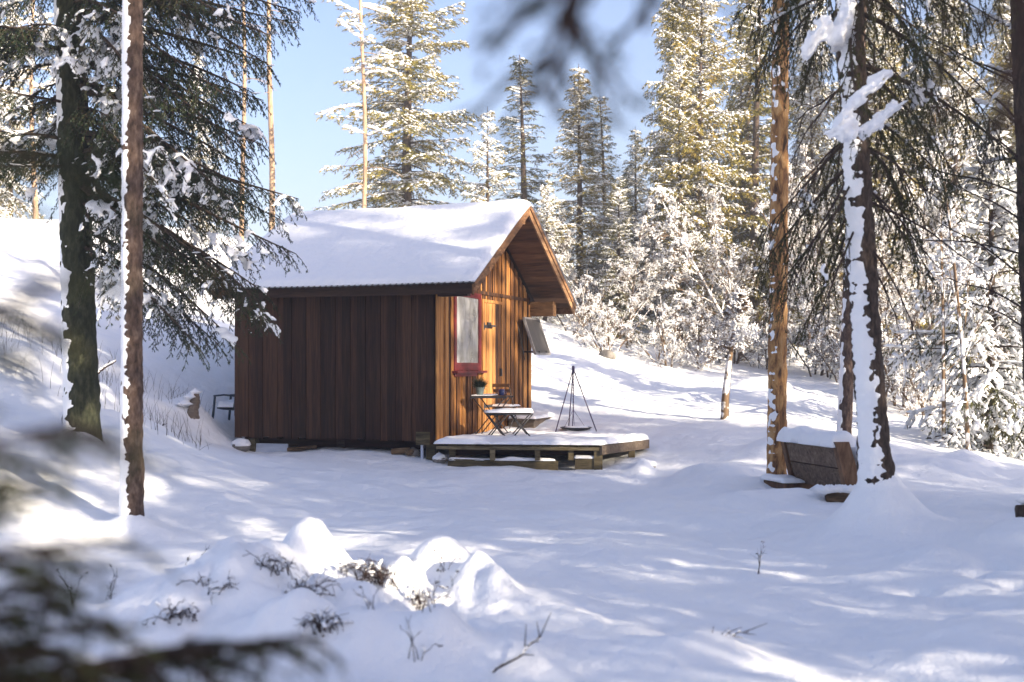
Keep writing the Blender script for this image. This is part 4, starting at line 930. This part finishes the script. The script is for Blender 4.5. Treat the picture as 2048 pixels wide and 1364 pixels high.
# --- trees outside the right edge that throw the dappled shade
G4 = 'spruces of the dense stand right of the clearing'; GL4 = 'tall spruce of the dense stand right of the clearing'
SHADE = []
rq = random.Random(77)
qs = [(13.2, 9, 14), (12.0, 12, 14), (13.9, 14, 15), (11.2, 8, 12), (12.8, 18, 16), (6.4, 7, 11), (3.6, 7, 12), (2.2, 11, 13),
      (10.8, 22, 16), (13.5, 24, 17), (9.6, 27, 16), (4.3, 7, 11), (2.6, 14, 14), (6.9, 19, 15), (1.0, 9, 12), (4.6, 24, 16), (-2.4, 8, 12), (15.6, 17, 14), (17.2, 22, 15), (19.0, 19, 13), (8.0, 9, 16), (9.6, 11, 17), (18.1, 10, 13)]
for q_, s_, h_ in qs: SHADE.append((.626*q_+.78*s_, .78*q_-.626*s_, h_))
for k, (x, y, h) in enumerate(SHADE):
    P = [S4, S2, S1, S3][k % 4]; bh = {S1: 12., S2: 12., S3: 11., S4: 13.}[P]; s = h/bh
    o = dup(P, (x, y, gz(x, y)-.1), k*1.7, s, GL4, G4); q_ = .626*x+.78*y
    if q_ < 11: o.scale = (s*.72, s*.72, s)

for k, (q_, s_) in enumerate(((14.4, 18), (15.7, 20), (16.9, 17), (13.2, 21))):
    x, y = .626*q_+.78*s_, .78*q_-.626*s_
    dup(p2, (x, y, gz(x, y)-.1), k*2.0, 1, 'tall bare-stemmed pine of the stand right of the clearing', 'pines of the stand right of the clearing')

# --- foreground trees
def hero_trunk(name, label, base, pxtop, Yb, r0, r1, zt, **kw):
    b = A((base-1024)/F*Yb, Yb, 0); b[2] = gz(b[0], b[1]); t = thing(name, label, 'tree', b)
    xt = (pxtop-1024)/F*Yb-b[0]; zvis = EYE+HOR/F*Yb-b[2]
    zz = np.linspace(-.3, zt, 12); bow = kw.pop('bow', 0)
    P = np.stack([xt*zz/zvis+bow*np.sin(np.clip(zz/zvis, 0, 1)*np.pi), 0*zz, zz], -1)
    trunk_mesh(P, r0+(r1-r0)*np.clip(zz/zt, 0, 1), kw.pop('m'), t, **kw)
    cen = lambda z: np.stack([np.interp(z, zz, P[:, 0]), 0*z, z], -1)
    return t, cen, b
NEAR = dict(tw_sp=.055, sh_sp=.030, sh_len=.09, nd_=8, nlen=.028, nw=.0055, hang=.25, l2max=.62, twig_wood=True)
def boughs(root, cen, b, specs, snow_p=.55, needle='needle', seed=1, lump=(.045, .032, .022), voxel=.022, **kw):
    """specs: (z, px_end, py_end, Y_end, up, droop, tip) in world terms"""
    rng = np.random.default_rng(seed); z0, az, Lb, up, dr, tip = [], [], [], [], [], []
    for (z, ex_, ey_, d, t_) in specs:      # local base height, end offset x, y, droop, tip curl ; end height given by up
        z0.append(z); az.append(math.atan2(ey_, ex_)); Lb.append(math.hypot(ex_, ey_)); up.append(d[0]); dr.append(d[1]); tip.append(t_)
    a = [np.array(v, float) for v in (z0, az, Lb, up, dr, tip)]
    k = dict(NEAR); k.update(kw)
    wd, nl, sn = grow(*a, cen, rng=rng, snow_p=snow_p, lump=lump, **k)
    wd.build('limbs', M['bark'], root); nl.build('crown', M[needle], root, False)
    if sn.n:
        if voxel: remesh(sn, voxel, 'snow_cover', root, M['snow_soft'])
        else: sn.build('snow_cover', M['snow_soft'], root)

def to_spec(b, cen, z, px, py, Yend, sag=.25, t_=.08):
    """bough from stem height z to a far point"""
    e = at(px, py, Yend)-b; c = cen(A(z))[0]; dx, dy = e[0]-c[0], e[1]-c[1]; Lh = math.hypot(dx, dy); dzr = (e[2]-z)/Lh
    return (z, dx, dy, (dzr+sag-t_, sag), t_)
# thick dark spruce at left
tl, cl, bl = hero_trunk('spruce_tree', 'thick dark spruce at the left whose snowy boughs reach over the cabin roof', 165, 138, 14.0, .195, .11, 13.5, m=M['bark_moss'], amp=.016, flare=.35, snow_dir=(-1, -.25), snow_w=.38, snow_t=.008, seed=3)
SP = []
r = random.Random(4)
def ts(z, px, py, Y, sag=.25, t_=.08): SP.append(to_spec(bl, cl, z, px, py, Y, sag, t_))
# right-hand boughs seen above and beside the roof
ts(3.45, 588, 395, 13.3, .10, .05); ts(3.3, 540, 500, 12.9, .2, .1); ts(2.85, 590, 610, 12.8, .18, .02); ts(2.6, 470, 640, 12.6, .2); ts(2.3, 440, 690, 13.4, .25)
ts(4.1, 545, 300, 13.6, .25); ts(4.5, 500, 250, 13.0, .3); ts(4.9, 560, 140, 13.4, .2); ts(5.3, 590, 50, 13.8, .2); ts(5.6, 570, 10, 13.0, .2); ts(4.7, 470, 300, 12.6, .3)
ts(5.0, 420, 180, 12.7, .3); ts(4.2, 400, 330, 12.8, .3); ts(3.7, 430, 430, 14.4, .3); ts(2.9, 350, 560, 12.4, .25); ts(5.9, 520, 60, 14.5, .3); ts(3.0, 500, 420, 14.9, .2)
ts(2.2, 330, 650, 13.4, .2); ts(4.4, 520, 210, 14.8, .3); ts(6.2, 600, -20, 13.6, .3); ts(6.4, 480, -30, 13.0, .3)
for z_, px_, py_, Y_ in ((3.4, 560, 440, 13.6), (3.2, 520, 400, 13.0), (3.5, 500, 380, 12.5), (2.75, 540, 590, 13.1), (2.7, 500, 630, 12.4), (2.9, 450, 560, 12.5), (3.1, 480, 520, 13.6), (2.4, 500, 690, 13.0), (4.0, 490, 340, 13.0), (4.3, 520, 260, 13.9), (4.6, 540, 200, 13.1), (5.2, 575, 90, 13.2), (5.4, 500, 120, 12.6), (4.1, 440, 400, 12.4), (2.2, 400, 690, 12.7), (5.6, 440, 30, 12.6), (4.9, 350, 230, 12.3), (3.8, 330, 400, 12.2)):
    ts(z_, px_, py_, Y_, .28, .06)
# left side
ts(4.0, 20, 240, 14.0, .2); ts(4.5, 10, 110, 13.4, .2); ts(3.7, 40, 330, 14.4, .25); ts(3.4, 60, 390, 13.6, .3); ts(5.2, -40, 30, 13.5, .2); ts(5.7, 0, -40, 14.2, .2); ts(3.1, 0, 330, 13.0, .1)
ts(5.9, -60, 60, 13, .3)
for k in range(62):     # boughs all round, toward and away from the camera
    z = r.uniform(3.0, 7.6); a = r.uniform(0, 2*math.pi); l_ = r.uniform(.9, 2.1)
    SP.append((z, l_*math.cos(a), l_*math.sin(a), (r.uniform(-.05, .25), r.uniform(.2, .5)), .12))
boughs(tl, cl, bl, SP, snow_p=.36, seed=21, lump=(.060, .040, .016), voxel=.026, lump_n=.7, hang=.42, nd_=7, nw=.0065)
# upper crown, above the frame: coarse
rng = np.random.default_rng(31); sp_ = spruce_specs(rng, 13.6, 2.5, 7.6, .55, 5)
wd, nl, sn = grow(*sp_, cl, rng=rng, tw_sp=.2, sh_sp=.09, sh_len=.16, nd_=3, nlen=.1, nw=.014, snow_p=.5)
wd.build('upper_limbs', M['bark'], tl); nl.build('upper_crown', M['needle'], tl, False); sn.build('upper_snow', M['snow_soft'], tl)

# slim trunk at left, snow on its left side
t2, c2, b2 = hero_trunk('spruce_tree', 'slim reddish trunk at the left with snow plastered down its left side', 264, 266, 11.0, .098, .072, 11, m=M['bark_red'], amp=.009, flare=.35, snow_dir=(-1, -.45), snow_w=.40, snow_t=.008, seed=8, k=40, dz=.02)
rng = np.random.default_rng(41); sp_ = spruce_specs(rng, 11.2, 1.6, 5.4, .5, 5)
wd, nl, sn = grow(*sp_, c2, rng=rng, tw_sp=.16, sh_sp=.08, sh_len=.13, nd_=4, nlen=.06, nw=.008, snow_p=.5)
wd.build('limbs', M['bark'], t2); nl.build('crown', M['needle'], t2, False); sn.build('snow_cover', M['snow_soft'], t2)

# orange pine in the middle right
t3, c3, b3 = hero_trunk('pine_tree', 'sunlit orange-barked pine trunk left of the plank bench', 1553, 1562, 15.8, .125, .085, 14, m=M['bark_pine'], amp=.010, flare=.18, snow_dir=(-1, -.75), snow_w=.07, snow_t=.008, seed=12, k=44, dz=.04)
rng = np.random.default_rng(51); nb_ = 26
wd, nl, sn = grow(rng.uniform(8, 14, nb_), rng.uniform(0, 6.28, nb_), rng.uniform(.8, 2.0, nb_), rng.uniform(0, .5, nb_), rng.uniform(.1, .4, nb_), rng.uniform(0, .2, nb_), c3, rng=rng, tw_sp=.18, sh_sp=.09, sh_len=.14, nd_=6, nlen=.11, nw=.010, hang=0, snow_p=.5, t_min=.3)
wd.build('limbs', M['bark'], t3); nl.build('crown', M['needle_pine'], t3, False); sn.build('snow_cover', M['snow_soft'], t3)
# slanting trunk behind the bench
t4, c4, b4 = hero_trunk('pine_tree', 'slanting brown trunk standing behind the plank bench', 1688, 1722, 20.0, .12, .08, 12, m=M['bark_red'], amp=.010, flare=.1, snow_dir=(-1, -.3), snow_w=.15, snow_t=.008, seed=14, k=32, dz=.06)

# big leaning spruce at right
t5, c5, b5_ = hero_trunk('spruce_tree', 'leaning dark spruce at the right, wide band of snow down its left side', 1752, 1700, 10.75, .135, .068, 13, m=M['bark'], amp=.014, flare=.45, snow_dir=(-1, -1.02), snow_w=.30, snow_t=.014, seed=17, k=60, dz=.02, bow=-.03)
SP = []
def tr_(z, px, py, Y, sag=.25, t_=.05): SP.append(to_spec(b5_, c5, z, px, py, Y, sag, t_))
tr_(4.3, 1480, 60, 11.6, .1); tr_(4.6, 1440, 20, 12.0, .1); tr_(4.9, 1500, -10, 11.4, .1); tr_(3.0, 1500, 470, 12.2, .0); tr_(2.6, 1590, 560, 10.2, .15); tr_(2.45, 1610, 600, 11.6, .1)
tr_(4.0, 1820, 200, 9.9, .2); tr_(3.9, 1690, 280, 9.7, .2); tr_(4.3, 1900, 110, 10.4, .25); tr_(4.7, 2000, 60, 10.8, .25); tr_(3.8, 1860, 300, 10.9, .25); tr_(3.6, 1950, 350, 11.4, .3)
tr_(4.4, 1960, 180, 12.0, .3); tr_(4.1, 2040, 260, 11.6, .3); tr_(5.0, 1850, 20, 9.8, .2); tr_(3.4, 1830, 430, 11.6, .3); tr_(4.7, 1760, 60, 9.6, .25); tr_(5.0, 1650, -20, 9.9, .2)
tr_(3.3, 1640, 400, 12.0, .2); tr_(2.75, 1500, 540, 12.6, .1); tr_(2.5, 1540, 600, 12.2, .1); tr_(4.8, 1480, 120, 12.4, .15); tr_(4.4, 1520, 160, 12.0, .2); tr_(3.6, 2030, 320, 12.2, .3); tr_(4.5, 1940, 60, 11.8, .3); tr_(3.2, 1880, 380, 12.0, .3); tr_(2.4, 1640, 680, 11.8, .1); tr_(4.9, 2060, -20, 11.6, .25); tr_(2.6, 1840, 560, 11.8, .3); tr_(4.2, 1590, 130, 12.2, .2); tr_(2.9, 1900, 480, 12.4, .3)
for k in range(16):
    z = r.uniform(4.6, 7.2); a = r.uniform(0, 2*math.pi); l_ = r.uniform(.9, 1.9)
    SP.append((z, l_*math.cos(a), l_*math.sin(a), (r.uniform(-.05, .2), r.uniform(.2, .5)), .1))
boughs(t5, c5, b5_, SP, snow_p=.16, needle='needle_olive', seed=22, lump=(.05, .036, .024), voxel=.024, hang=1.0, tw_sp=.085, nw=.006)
# thick snow loads on three boughs in front of the stem
def snow_load(root, b, pts_, r0, seed):
    rng = np.random.default_rng(seed); mb = MB()
    r0 = r0*.72; P = np.array([at(*p)-b for p in pts_]); t = np.linspace(0, 1, 40); idx = np.linspace(0, 1, len(P))
    C = np.stack([np.interp(t, idx, P[:, k]) for k in range(3)], -1); C = rep(C, 4)+rng.normal(size=(160, 3))*A(.035, .05, .020)
    D = unit(np.gradient(C, axis=0)+A(1e-3, 0, 0)); D = np.tile(unit(P[-1]-P[0]), (160, 1))
    mb.lumps(C, D, rng.uniform(.7, 1.3, 160)*r0*1.5, rng.uniform(.7, 1.2, 160)*r0, rng.uniform(.6, 1.1, 160)*r0*.8, 8); return mb
mb = MB()
for pl2, r_, sd_ in (([(1695, 0, 9.9), (1680, 60, 9.8), (1672, 95, 9.7)], .034, 1), ([(1655, 40, 9.8), (1630, 75, 9.8), (1615, 110, 9.9)], .034, 2), ([(1775, 145, 9.8), (1735, 180, 9.7), (1690, 225, 9.6), (1672, 265, 9.6)], .040, 3), ([(1790, 210, 9.7), (1755, 240, 9.7), (1730, 270, 9.7)], .032, 4), ([(1700, 240, 9.65), (1694, 278, 9.6)], .03, 5)):
    m2 = snow_load(t5, b5_, pl2, r_, sd_)
    for v_, t_ in zip(m2.v, m2.t): mb.add(v_, tris=t_)
remesh(mb, .016, 'snow_load', t5, M['snow_soft'], 3)
rng = np.random.default_rng(61); sp_ = spruce_specs(rng, 13, 2.3, 7.2, .55, 5)
wd, nl, sn = grow(*sp_, c5, rng=rng, tw_sp=.2, sh_sp=.09, sh_len=.16, nd_=3, nlen=.1, nw=.014, snow_p=.4)
wd.build('upper_limbs', M['bark'], t5); nl.build('upper_crown', M['needle_olive'], t5, False); sn.build('upper_snow', M['snow_soft'], t5)
# dead thin branches on the two right trunks
def dead(root, b, cen, items, name='dead_branches'):
    mb = MB(); rr_ = random.Random(len(items))
    for z, px, py, Y in items:
        c = cen(A(z))[0]; e = at(px, py, Y)-b; t = np.linspace(0, 1, 12)[:, None]
        P = c*(1-t)+e*t+A(0, 0, .12)*np.sin(t*np.pi)*np.linalg.norm(e-c)*.35
        P = P+.02*np.stack([vnoise(np.concatenate([t*5+z, t*0+k, t*0], 1), k) for k in range(3)], -1)
        mb.tube(P, .011*(1-.8*t[:, 0])+.002, 5)
        for k in range(12):
            i = rr_.randrange(3, 11); d = unit(P[min(i+1, 11)]-P[i-1]); s_ = rr_.choice([-1, 1]); l_ = rr_.uniform(.12, .5)
            q = P[i]+np.linspace(0, 1, 5)[:, None]*(d*.6+A(rr_.uniform(-.2, .2), rr_.uniform(-.5, .5), s_*rr_.uniform(.1, .7)))*l_-A(0, 0, 1)*(np.linspace(0, 1, 5)[:, None]**2)*l_*.4
            mb.tube(q, [.004, .0035, .003, .0022, .0015], 4)
    mb.build(name, M['twig'], root)
dead(t5, b5_, c5, [(2.1, 1850, 690, 10.4), (2.4, 1990, 560, 10.9), (2.7, 1560, 640, 10.6), (2.9, 1900, 420, 10.2), (3.0, 1580, 400, 10.9), (3.4, 1590, 250, 11.5), (3.5, 1580, 330, 10.3), (2.2, 1640, 650, 10.2), (1.9, 1800, 640, 10.9), (2.55, 1880, 540, 11.2)])
# spruce trunk at the right picture edge with boughs reaching in
t6, c6, b6_ = hero_trunk('spruce_tree', 'dark spruce trunk cut by the right picture edge, bare branches reaching left', 2082, 2044, 12.4, .13, .09, 12, m=M['bark'], amp=.012, flare=.2, snow_dir=(1, -.6), snow_w=.6, snow_t=.015, seed=23, k=36, dz=.05)
dead(t6, b6_, c6, [(2.0, 1900, 560, 12.0), (2.3, 1850, 430, 12.4), (2.6, 1780, 480, 12.6), (2.9, 1880, 360, 12.1), (3.2, 1790, 330, 12.8), (3.5, 1900, 210, 12.2), (1.8, 1930, 600, 12.5), (3.9, 1860, 90, 12.7), (4.3, 1800, 60, 12.2)])
SP = []
for z, px, py, Y in ((4.4, 1880, 120, 12.0), (4.9, 1930, 20, 12.9), (3.9, 1960, 200, 12.4), (5.3, 1850, -30, 12.2), (3.6, 1960, 330, 13.2), (4.2, 2150, 200, 12)): SP.append(to_spec(b6_, c6, z, px, py, Y, .25, .05))
for k in range(14): a = r.uniform(0, 6.28); l_ = r.uniform(.8, 1.8); SP.append((r.uniform(5, 11), l_*math.cos(a), l_*math.sin(a), (.1, .35), .1))
boughs(t6, c6, b6_, SP, snow_p=.25, needle='needle_olive', seed=24, voxel=0, hang=.9, tw_sp=.15, sh_sp=.07)

# ------------------------------------------------------------------ branches close to the lens (out of focus)
CL = dict(tw_sp=.032, sh_sp=.015, sh_len=.06, nd_=10, nlen=.018, nw=.0020, hang=.1, l2max=.24, twig_wood=True, t_min=.25)
def near_tree(label, base, r0, h, specs, snow_p, seed, needle='needle', lump=(.016, .012, .008), **ov):
    b = A(base[0], base[1], gz(base[0], base[1])); t = thing('spruce_tree', label, 'tree', b)
    trunk_mesh([(0, 0, -.2), (0, 0, h*.5), (0, 0, h)], [r0, r0*.7, .008], M['bark'], t, amp=.006, k=18, dz=.06, seed=seed)
    cen = lambda z: np.stack([0*z, 0*z, z], -1); S_ = []
    for z, (ex_, ey_, ez_), sag in specs:
        e = A(ex_, ey_, ez_)-b; Lh = math.hypot(e[0], e[1]); S_.append((z-b[2], e[0], e[1], ((e[2]-(z-b[2]))/Lh+sag-.03, sag), .03))
    a = [np.array(v, float) for v in zip(*[(s[0], math.atan2(s[2], s[1]), math.hypot(s[1], s[2]), s[3][0], s[3][1], s[4]) for s in S_])]
    wd, nl, sn = grow(*a, cen, rng=np.random.default_rng(seed), snow_p=snow_p, lump=lump, **{**CL, **ov})
    wd.build('limbs', M['twig'], t); nl.build('crown', M[needle], t, False)
    if sn.n: sn.build('snow_cover', M['snow_soft'], t)
    return t
near_tree('young spruce beside the lens whose blurred boughs fill the bottom left corner', (-1.35, 1.35), .03, 1.9,
          [(1.05, at(590, 1275, 1.75), .10), (1.0, at(480, 1310, 1.6), .08), (1.05, at(120, 1290, 1.4), .06), (.8, at(560, 1390, 1.7), .06), (1.15, at(60, 1230, 1.45), .05), (1.0, at(420, 1300, 1.6), .12), (1.0, at(200, 1250, 1.5), .08), (.85, at(520, 1350, 1.6), .05), (.9, at(300, 1370, 1.55), .1), (1.25, at(190, 1075, 1.35), .05), (1.1, at(100, 1180, 1.5), .12), (.8, at(380, 1420, 1.7), .1), (1.22, at(30, 960, 1.4), .1)], .10, 71, 'needle_olive')
near_tree('spruce beside the lens whose blurred snowy bough hangs into the top of the picture', (.40, -.5), .09, 4.2,
          [(2.9, at(905, 30, 1.35), .05), (2.85, at(1090, 200, 1.3), .06), (2.8, at(1290, 215, 1.3), .06), (2.75, at(1330, 400, 1.35), .06), (2.9, at(1190, 60, 1.35), .05)], .05, 72, 'needle', tw_sp=.05, sh_sp=.02, nd_=8)
near_tree('sapling close to the lens at the left, seen only as a soft dark veil', (-1.05, .95), .02, 2.2,
          [(1.75, at(90, 330, 1.1), .05), (1.35, at(150, 850, 1.15), .05), (1.5, at(60, 600, 1.0), .03)], .04, 73)

# ------------------------------------------------------------------ heather and twigs poking from the snow
def twig_cluster(name, label, px, Y, n, h, sp, seed, arch=1.0, snowy=0, group=None, r_=.0028, lean=(0, 0)):
    rr_ = np.random.default_rng(seed); x = (px-1024)/F*Y; b = A(x, Y, gz(x, Y)); t = thing(name, label, 'plant', b, 0, group); n = int(n*1.7) if n > 8 else n
    mb = MB(); sn = MB()
    for k in range(n):
        a = rr_.uniform(0, 6.28); l_ = h*rr_.uniform(.5, 1.2); o = A(*(rr_.normal(size=2)*sp*.35), -.04); d = A(math.cos(a)*sp+lean[0], math.sin(a)*sp*.7+lean[1], 0)
        s = np.linspace(0, 1, 8)[:, None]
        P = o+d*s**1.2*rr_.uniform(.6, 1.3)+A(0, 0, 1)*l_*(1.9*s-arch*1.35*s*s)+.012*np.cumsum(rr_.normal(size=(8, 3)), 0)*s
        mb.tube(P, np.linspace(r_, r_*.45, 8), 4)
        for j in range(4):
            i = rr_.integers(2, 7); q = P[i]+np.linspace(0, 1, 4)[:, None]*(unit(P[i]-P[i-1])*.6+rr_.normal(size=3)*.45)*l_*.3
            mb.tube(q, [r_*.6, r_*.5, r_*.4, r_*.3], 3)
            if rr_.random() < snowy: sn.lumps(q[1:3]+A(0, 0, .008), np.tile(unit(q[2]-q[0]), (2, 1)), np.full(2, .022), np.full(2, .014), np.full(2, .012), 6)
        if rr_.random() < .5:
            e = P[-1]; mb.lumps(np.tile(e, (2, 1))+rr_.normal(size=(2, 3))*.006, np.tile(A(1, 0, 0), (2, 1)), np.full(2, .009), np.full(2, .006), np.full(2, .006), 5)
    mb.build('stems', M['twig'], t)
    if sn.n: sn.build('snow_cover', M['snow_soft'], t)
    return t
TW = [(770, 7.75, 26, .20, .16, 'dense dark heather tuft on the crest of the foreground mound'), (725, 7.9, 12, .17, .12, 'bent heather stems left of the dense tuft on the mound crest'),
      (835, 7.6, 16, .16, .13, 'heather tuft hanging down the right flank of the mound crest'), (610, 7.0, 18, .20, .16, 'arching heather stems below the round snow cap of the mound'),
      (540, 7.1, 12, .16, .14, 'loose bilberry stems in the middle of the foreground mound'), (345, 6.7, 14, .15, .12, 'small dark shrub arching at the left end of the foreground mound'),
      (430, 6.9, 9, .13, .12, 'few thin stems between the two shrubs of the foreground mound'), (640, 6.3, 14, .18, .10, 'tangled heather trailing down the front of the mound'),
      (895, 8.1, 5, .10, .04, 'tiny dark sprig on the right snow cap of the mound'), (740, 6.4, 4, .12, .08, 'two curved stems in the snow right of the trailing heather'),
      (830, 6.1, 4, .14, .08, 'sparse dark twigs near the bottom edge, right of the mound'), (860, 6.3, 4, .15, .10, 'thin slanting twigs beside the bottom edge'),
      (150, 7.3, 5, .16, .06, 'stiff grass-like stems left of the foreground mound'), (215, 7.5, 4, .14, .05, 'thin upright stems between the mound and the slim trunk'),
      (1515, 9.0, 3, .20, .05, 'two thin upright twigs standing alone in the open snow'), (385, 7.6, 3, .10, .05, 'single dark sprig on the back edge of the mound')]
for k, (px, Y, n, h, sp, lb) in enumerate(TW):
    twig_cluster('heather' if n > 8 else 'twig_tuft', lb, px, Y, n, h, sp, 400+k, arch=1.25 if n > 8 else .45, snowy=.15 if n > 8 else .1, r_=.0026 if n < 6 else .0032)
def fallen(label, pts_, r0, subs=6, seed=0, snow=True):
    P = np.array([at(*p) for p in pts_]); b = P[0].copy(); t = thing('fallen_branch', label, 'branch', b); P = P-b; rr_ = np.random.default_rng(seed)
    s = np.linspace(0, 1, 14); ix = np.linspace(0, 1, len(P)); C = np.stack([np.interp(s, ix, P[:, k]) for k in range(3)], -1)
    C += .006*rr_.normal(size=C.shape)
    mb = MB(); mb.tube(C, np.linspace(r0, r0*.35, 14), 6)
    for k in range(subs):
        i = rr_.integers(4, 13); q = C[i]+np.linspace(0, 1, 4)[:, None]*(unit(C[i]-C[i-1])*.7+rr_.normal(size=3)*A(.4, .4, .5)+A(0, 0, .2))*rr_.uniform(.04, .12)
        mb.tube(q, [r0*.5, r0*.4, r0*.3, r0*.2], 4)
    mb.build('wood', M['twig'], t)
    if snow:
        sn = MB(); C2 = C[:11]; sn.lumps(C2+A(0, 0, r0*1.1), np.tile(unit(C[10]-C[0]), (11, 1)), np.full(11, r0*2.6), np.full(11, r0*1.2), np.full(11, r0*1.2), 8); sn.build('snow_cover', M['snow_soft'], t)
fallen('snow-topped stick slanting up at the bottom edge, left of centre', [(985, 1345, 5.9), (1040, 1312, 6.0), (1068, 1285, 6.05), (1080, 1272, 6.05)], .008, 5, 1)
fallen('forked twig lying on a small snow hump near the bottom centre', [(1385, 1300, 6.4), (1425, 1280, 6.4), (1465, 1268, 6.45), (1500, 1264, 6.45)], .006, 5, 2)
fallen('thin curved twig beside the forked one near the bottom centre', [(1395, 1290, 6.45), (1415, 1275, 6.5), (1450, 1270, 6.5)], .004, 3, 3, False)
fallen('snow-covered broken branch behind the slim left trunk', [(190, 752, 17.6), (205, 738, 17.6), (222, 728, 17.6), (232, 722, 17.6)], .02, 6, 4)
fallen('dark curved root sticking out of the snow right of the slim left trunk', [(305, 850, 18.3), (318, 858, 18.3), (328, 848, 18.3)], .014, 3, 5, False)
# stump on the slope left of the cabin
x = (385-1024)/F*20.0; sp2 = thing('tree_stump', 'snow-covered broken stump on the slope left of the cabin', 'stump', (x, 20.0, gz(x, 20.0)))
trunk_mesh([(0, 0, -.2), (0.02, 0, .15), (.06, 0, .32)], [.11, .08, .05], M['grey_wood'], sp2, amp=.03, k=24, dz=.03, seed=9)
mb = MB(); mb.lumps(np.array([(.06, 0, .34), (-.05, .0, .26), (-.13, 0, .14)]), np.tile(A(1, 0, 0), (3, 1)), A(.11, .14, .16), A(.11, .14, .16), A(.07, .08, .09), 12); remesh(mb, .02, 'snow_cap', sp2, M['snow_soft'], 4)
x = (1290-1024)/F*18.6; stone(x, 18.6, gz(x, 18.6)-.02, .15, 'snow-capped boulder at the right end of the deck')
x = (1215-1024)/F*30.5; stone(x, 30.5, gz(x, 30.5)+.02, .22, 'grey boulder at the foot of the treeline above the tripod', snow=False)
x = (2046-1024)/F*10.2; sp3 = thing('tree_stump', 'low snow-topped stump at the right picture edge', 'stump', (x, 10.2, gz(x, 10.2)+.02))
trunk_mesh([(0, 0, -.2), (0, 0, .1), (0, 0, .16)], [.07, .06, .05], M['bark'], sp3, amp=.01, k=20, dz=.03, seed=19)
mb = MB(); mb.lumps(np.array([(0, 0, .17)]), A(1, 0, 0)[None], A(.07), A(.07), A(.05), 12); mb.build('snow_cap', M['snow_soft'], sp3)
# thin grass stalks on the left slope: nobody could count them
mb = MB(); n = 260; px = np.concatenate([R_.uniform(190, 420, 190), R_.uniform(0, 130, 70)]); Y = R_.uniform(16.5, 21, n); X = (px-1024)/F*Y; Z = ground(X, Y)
s = np.linspace(0, 1, 4); hh = R_.uniform(.12, .45, n); bx, by = R_.normal(size=n)*.08, R_.normal(size=n)*.08
C = np.stack([X[:, None]+bx[:, None]*s**2, Y[:, None]+by[:, None]*s**2, Z[:, None]-.03+hh[:, None]*s], -1); mb.tubes(C, np.repeat(A(.003, .0025, .002, .001)[None], n, 0), 3)
tag(mb.build('grass', M['twig']), 'thin dry grass stalks poking through the snow on the left slope', 'grass', kind='stuff')
hm = bpy.data.materials.new('haze'); hm.use_nodes = True; ht = hm.node_tree; ht.nodes.clear()
pv = ht.nodes.new('ShaderNodeVolumePrincipled'); pv.inputs['Color'].default_value = (.93, .95, 1, 1); pv.inputs['Density'].default_value = .0026; pv.inputs['Anisotropy'].default_value = 0.2
ho = ht.nodes.new('ShaderNodeOutputMaterial'); ht.links.new(pv.outputs[0], ho.inputs['Volume'])
mb = MB(); mb.box(A(-950, -130, -5), A(950, 960, 30)); tag(mb.build('haze', hm, None, False), kind='stuff')
SC.cycles.volume_bounces = 0
for o in bpy.data.objects:
    if o.type == 'MESH' and o.parent is not None and o.name.split('.')[0] in ('crown', 'upper_crown', 'upper_snow', 'limbs', 'upper_limbs', 'branches', 'dead_branches', 'stems', 'foliage', 'snow_load'): o['kind'] = 'stuff'
    if o.type == 'MESH' and o.parent is not None and o.name.startswith('snow_cover') and o.parent.get('category') in ('tree', 'bush', 'plant'): o['kind'] = 'stuff'
print('TRIS', sum(len(m.loops)-2*len(m.polygons) for m in bpy.data.meshes), 'objects', len(bpy.data.objects))
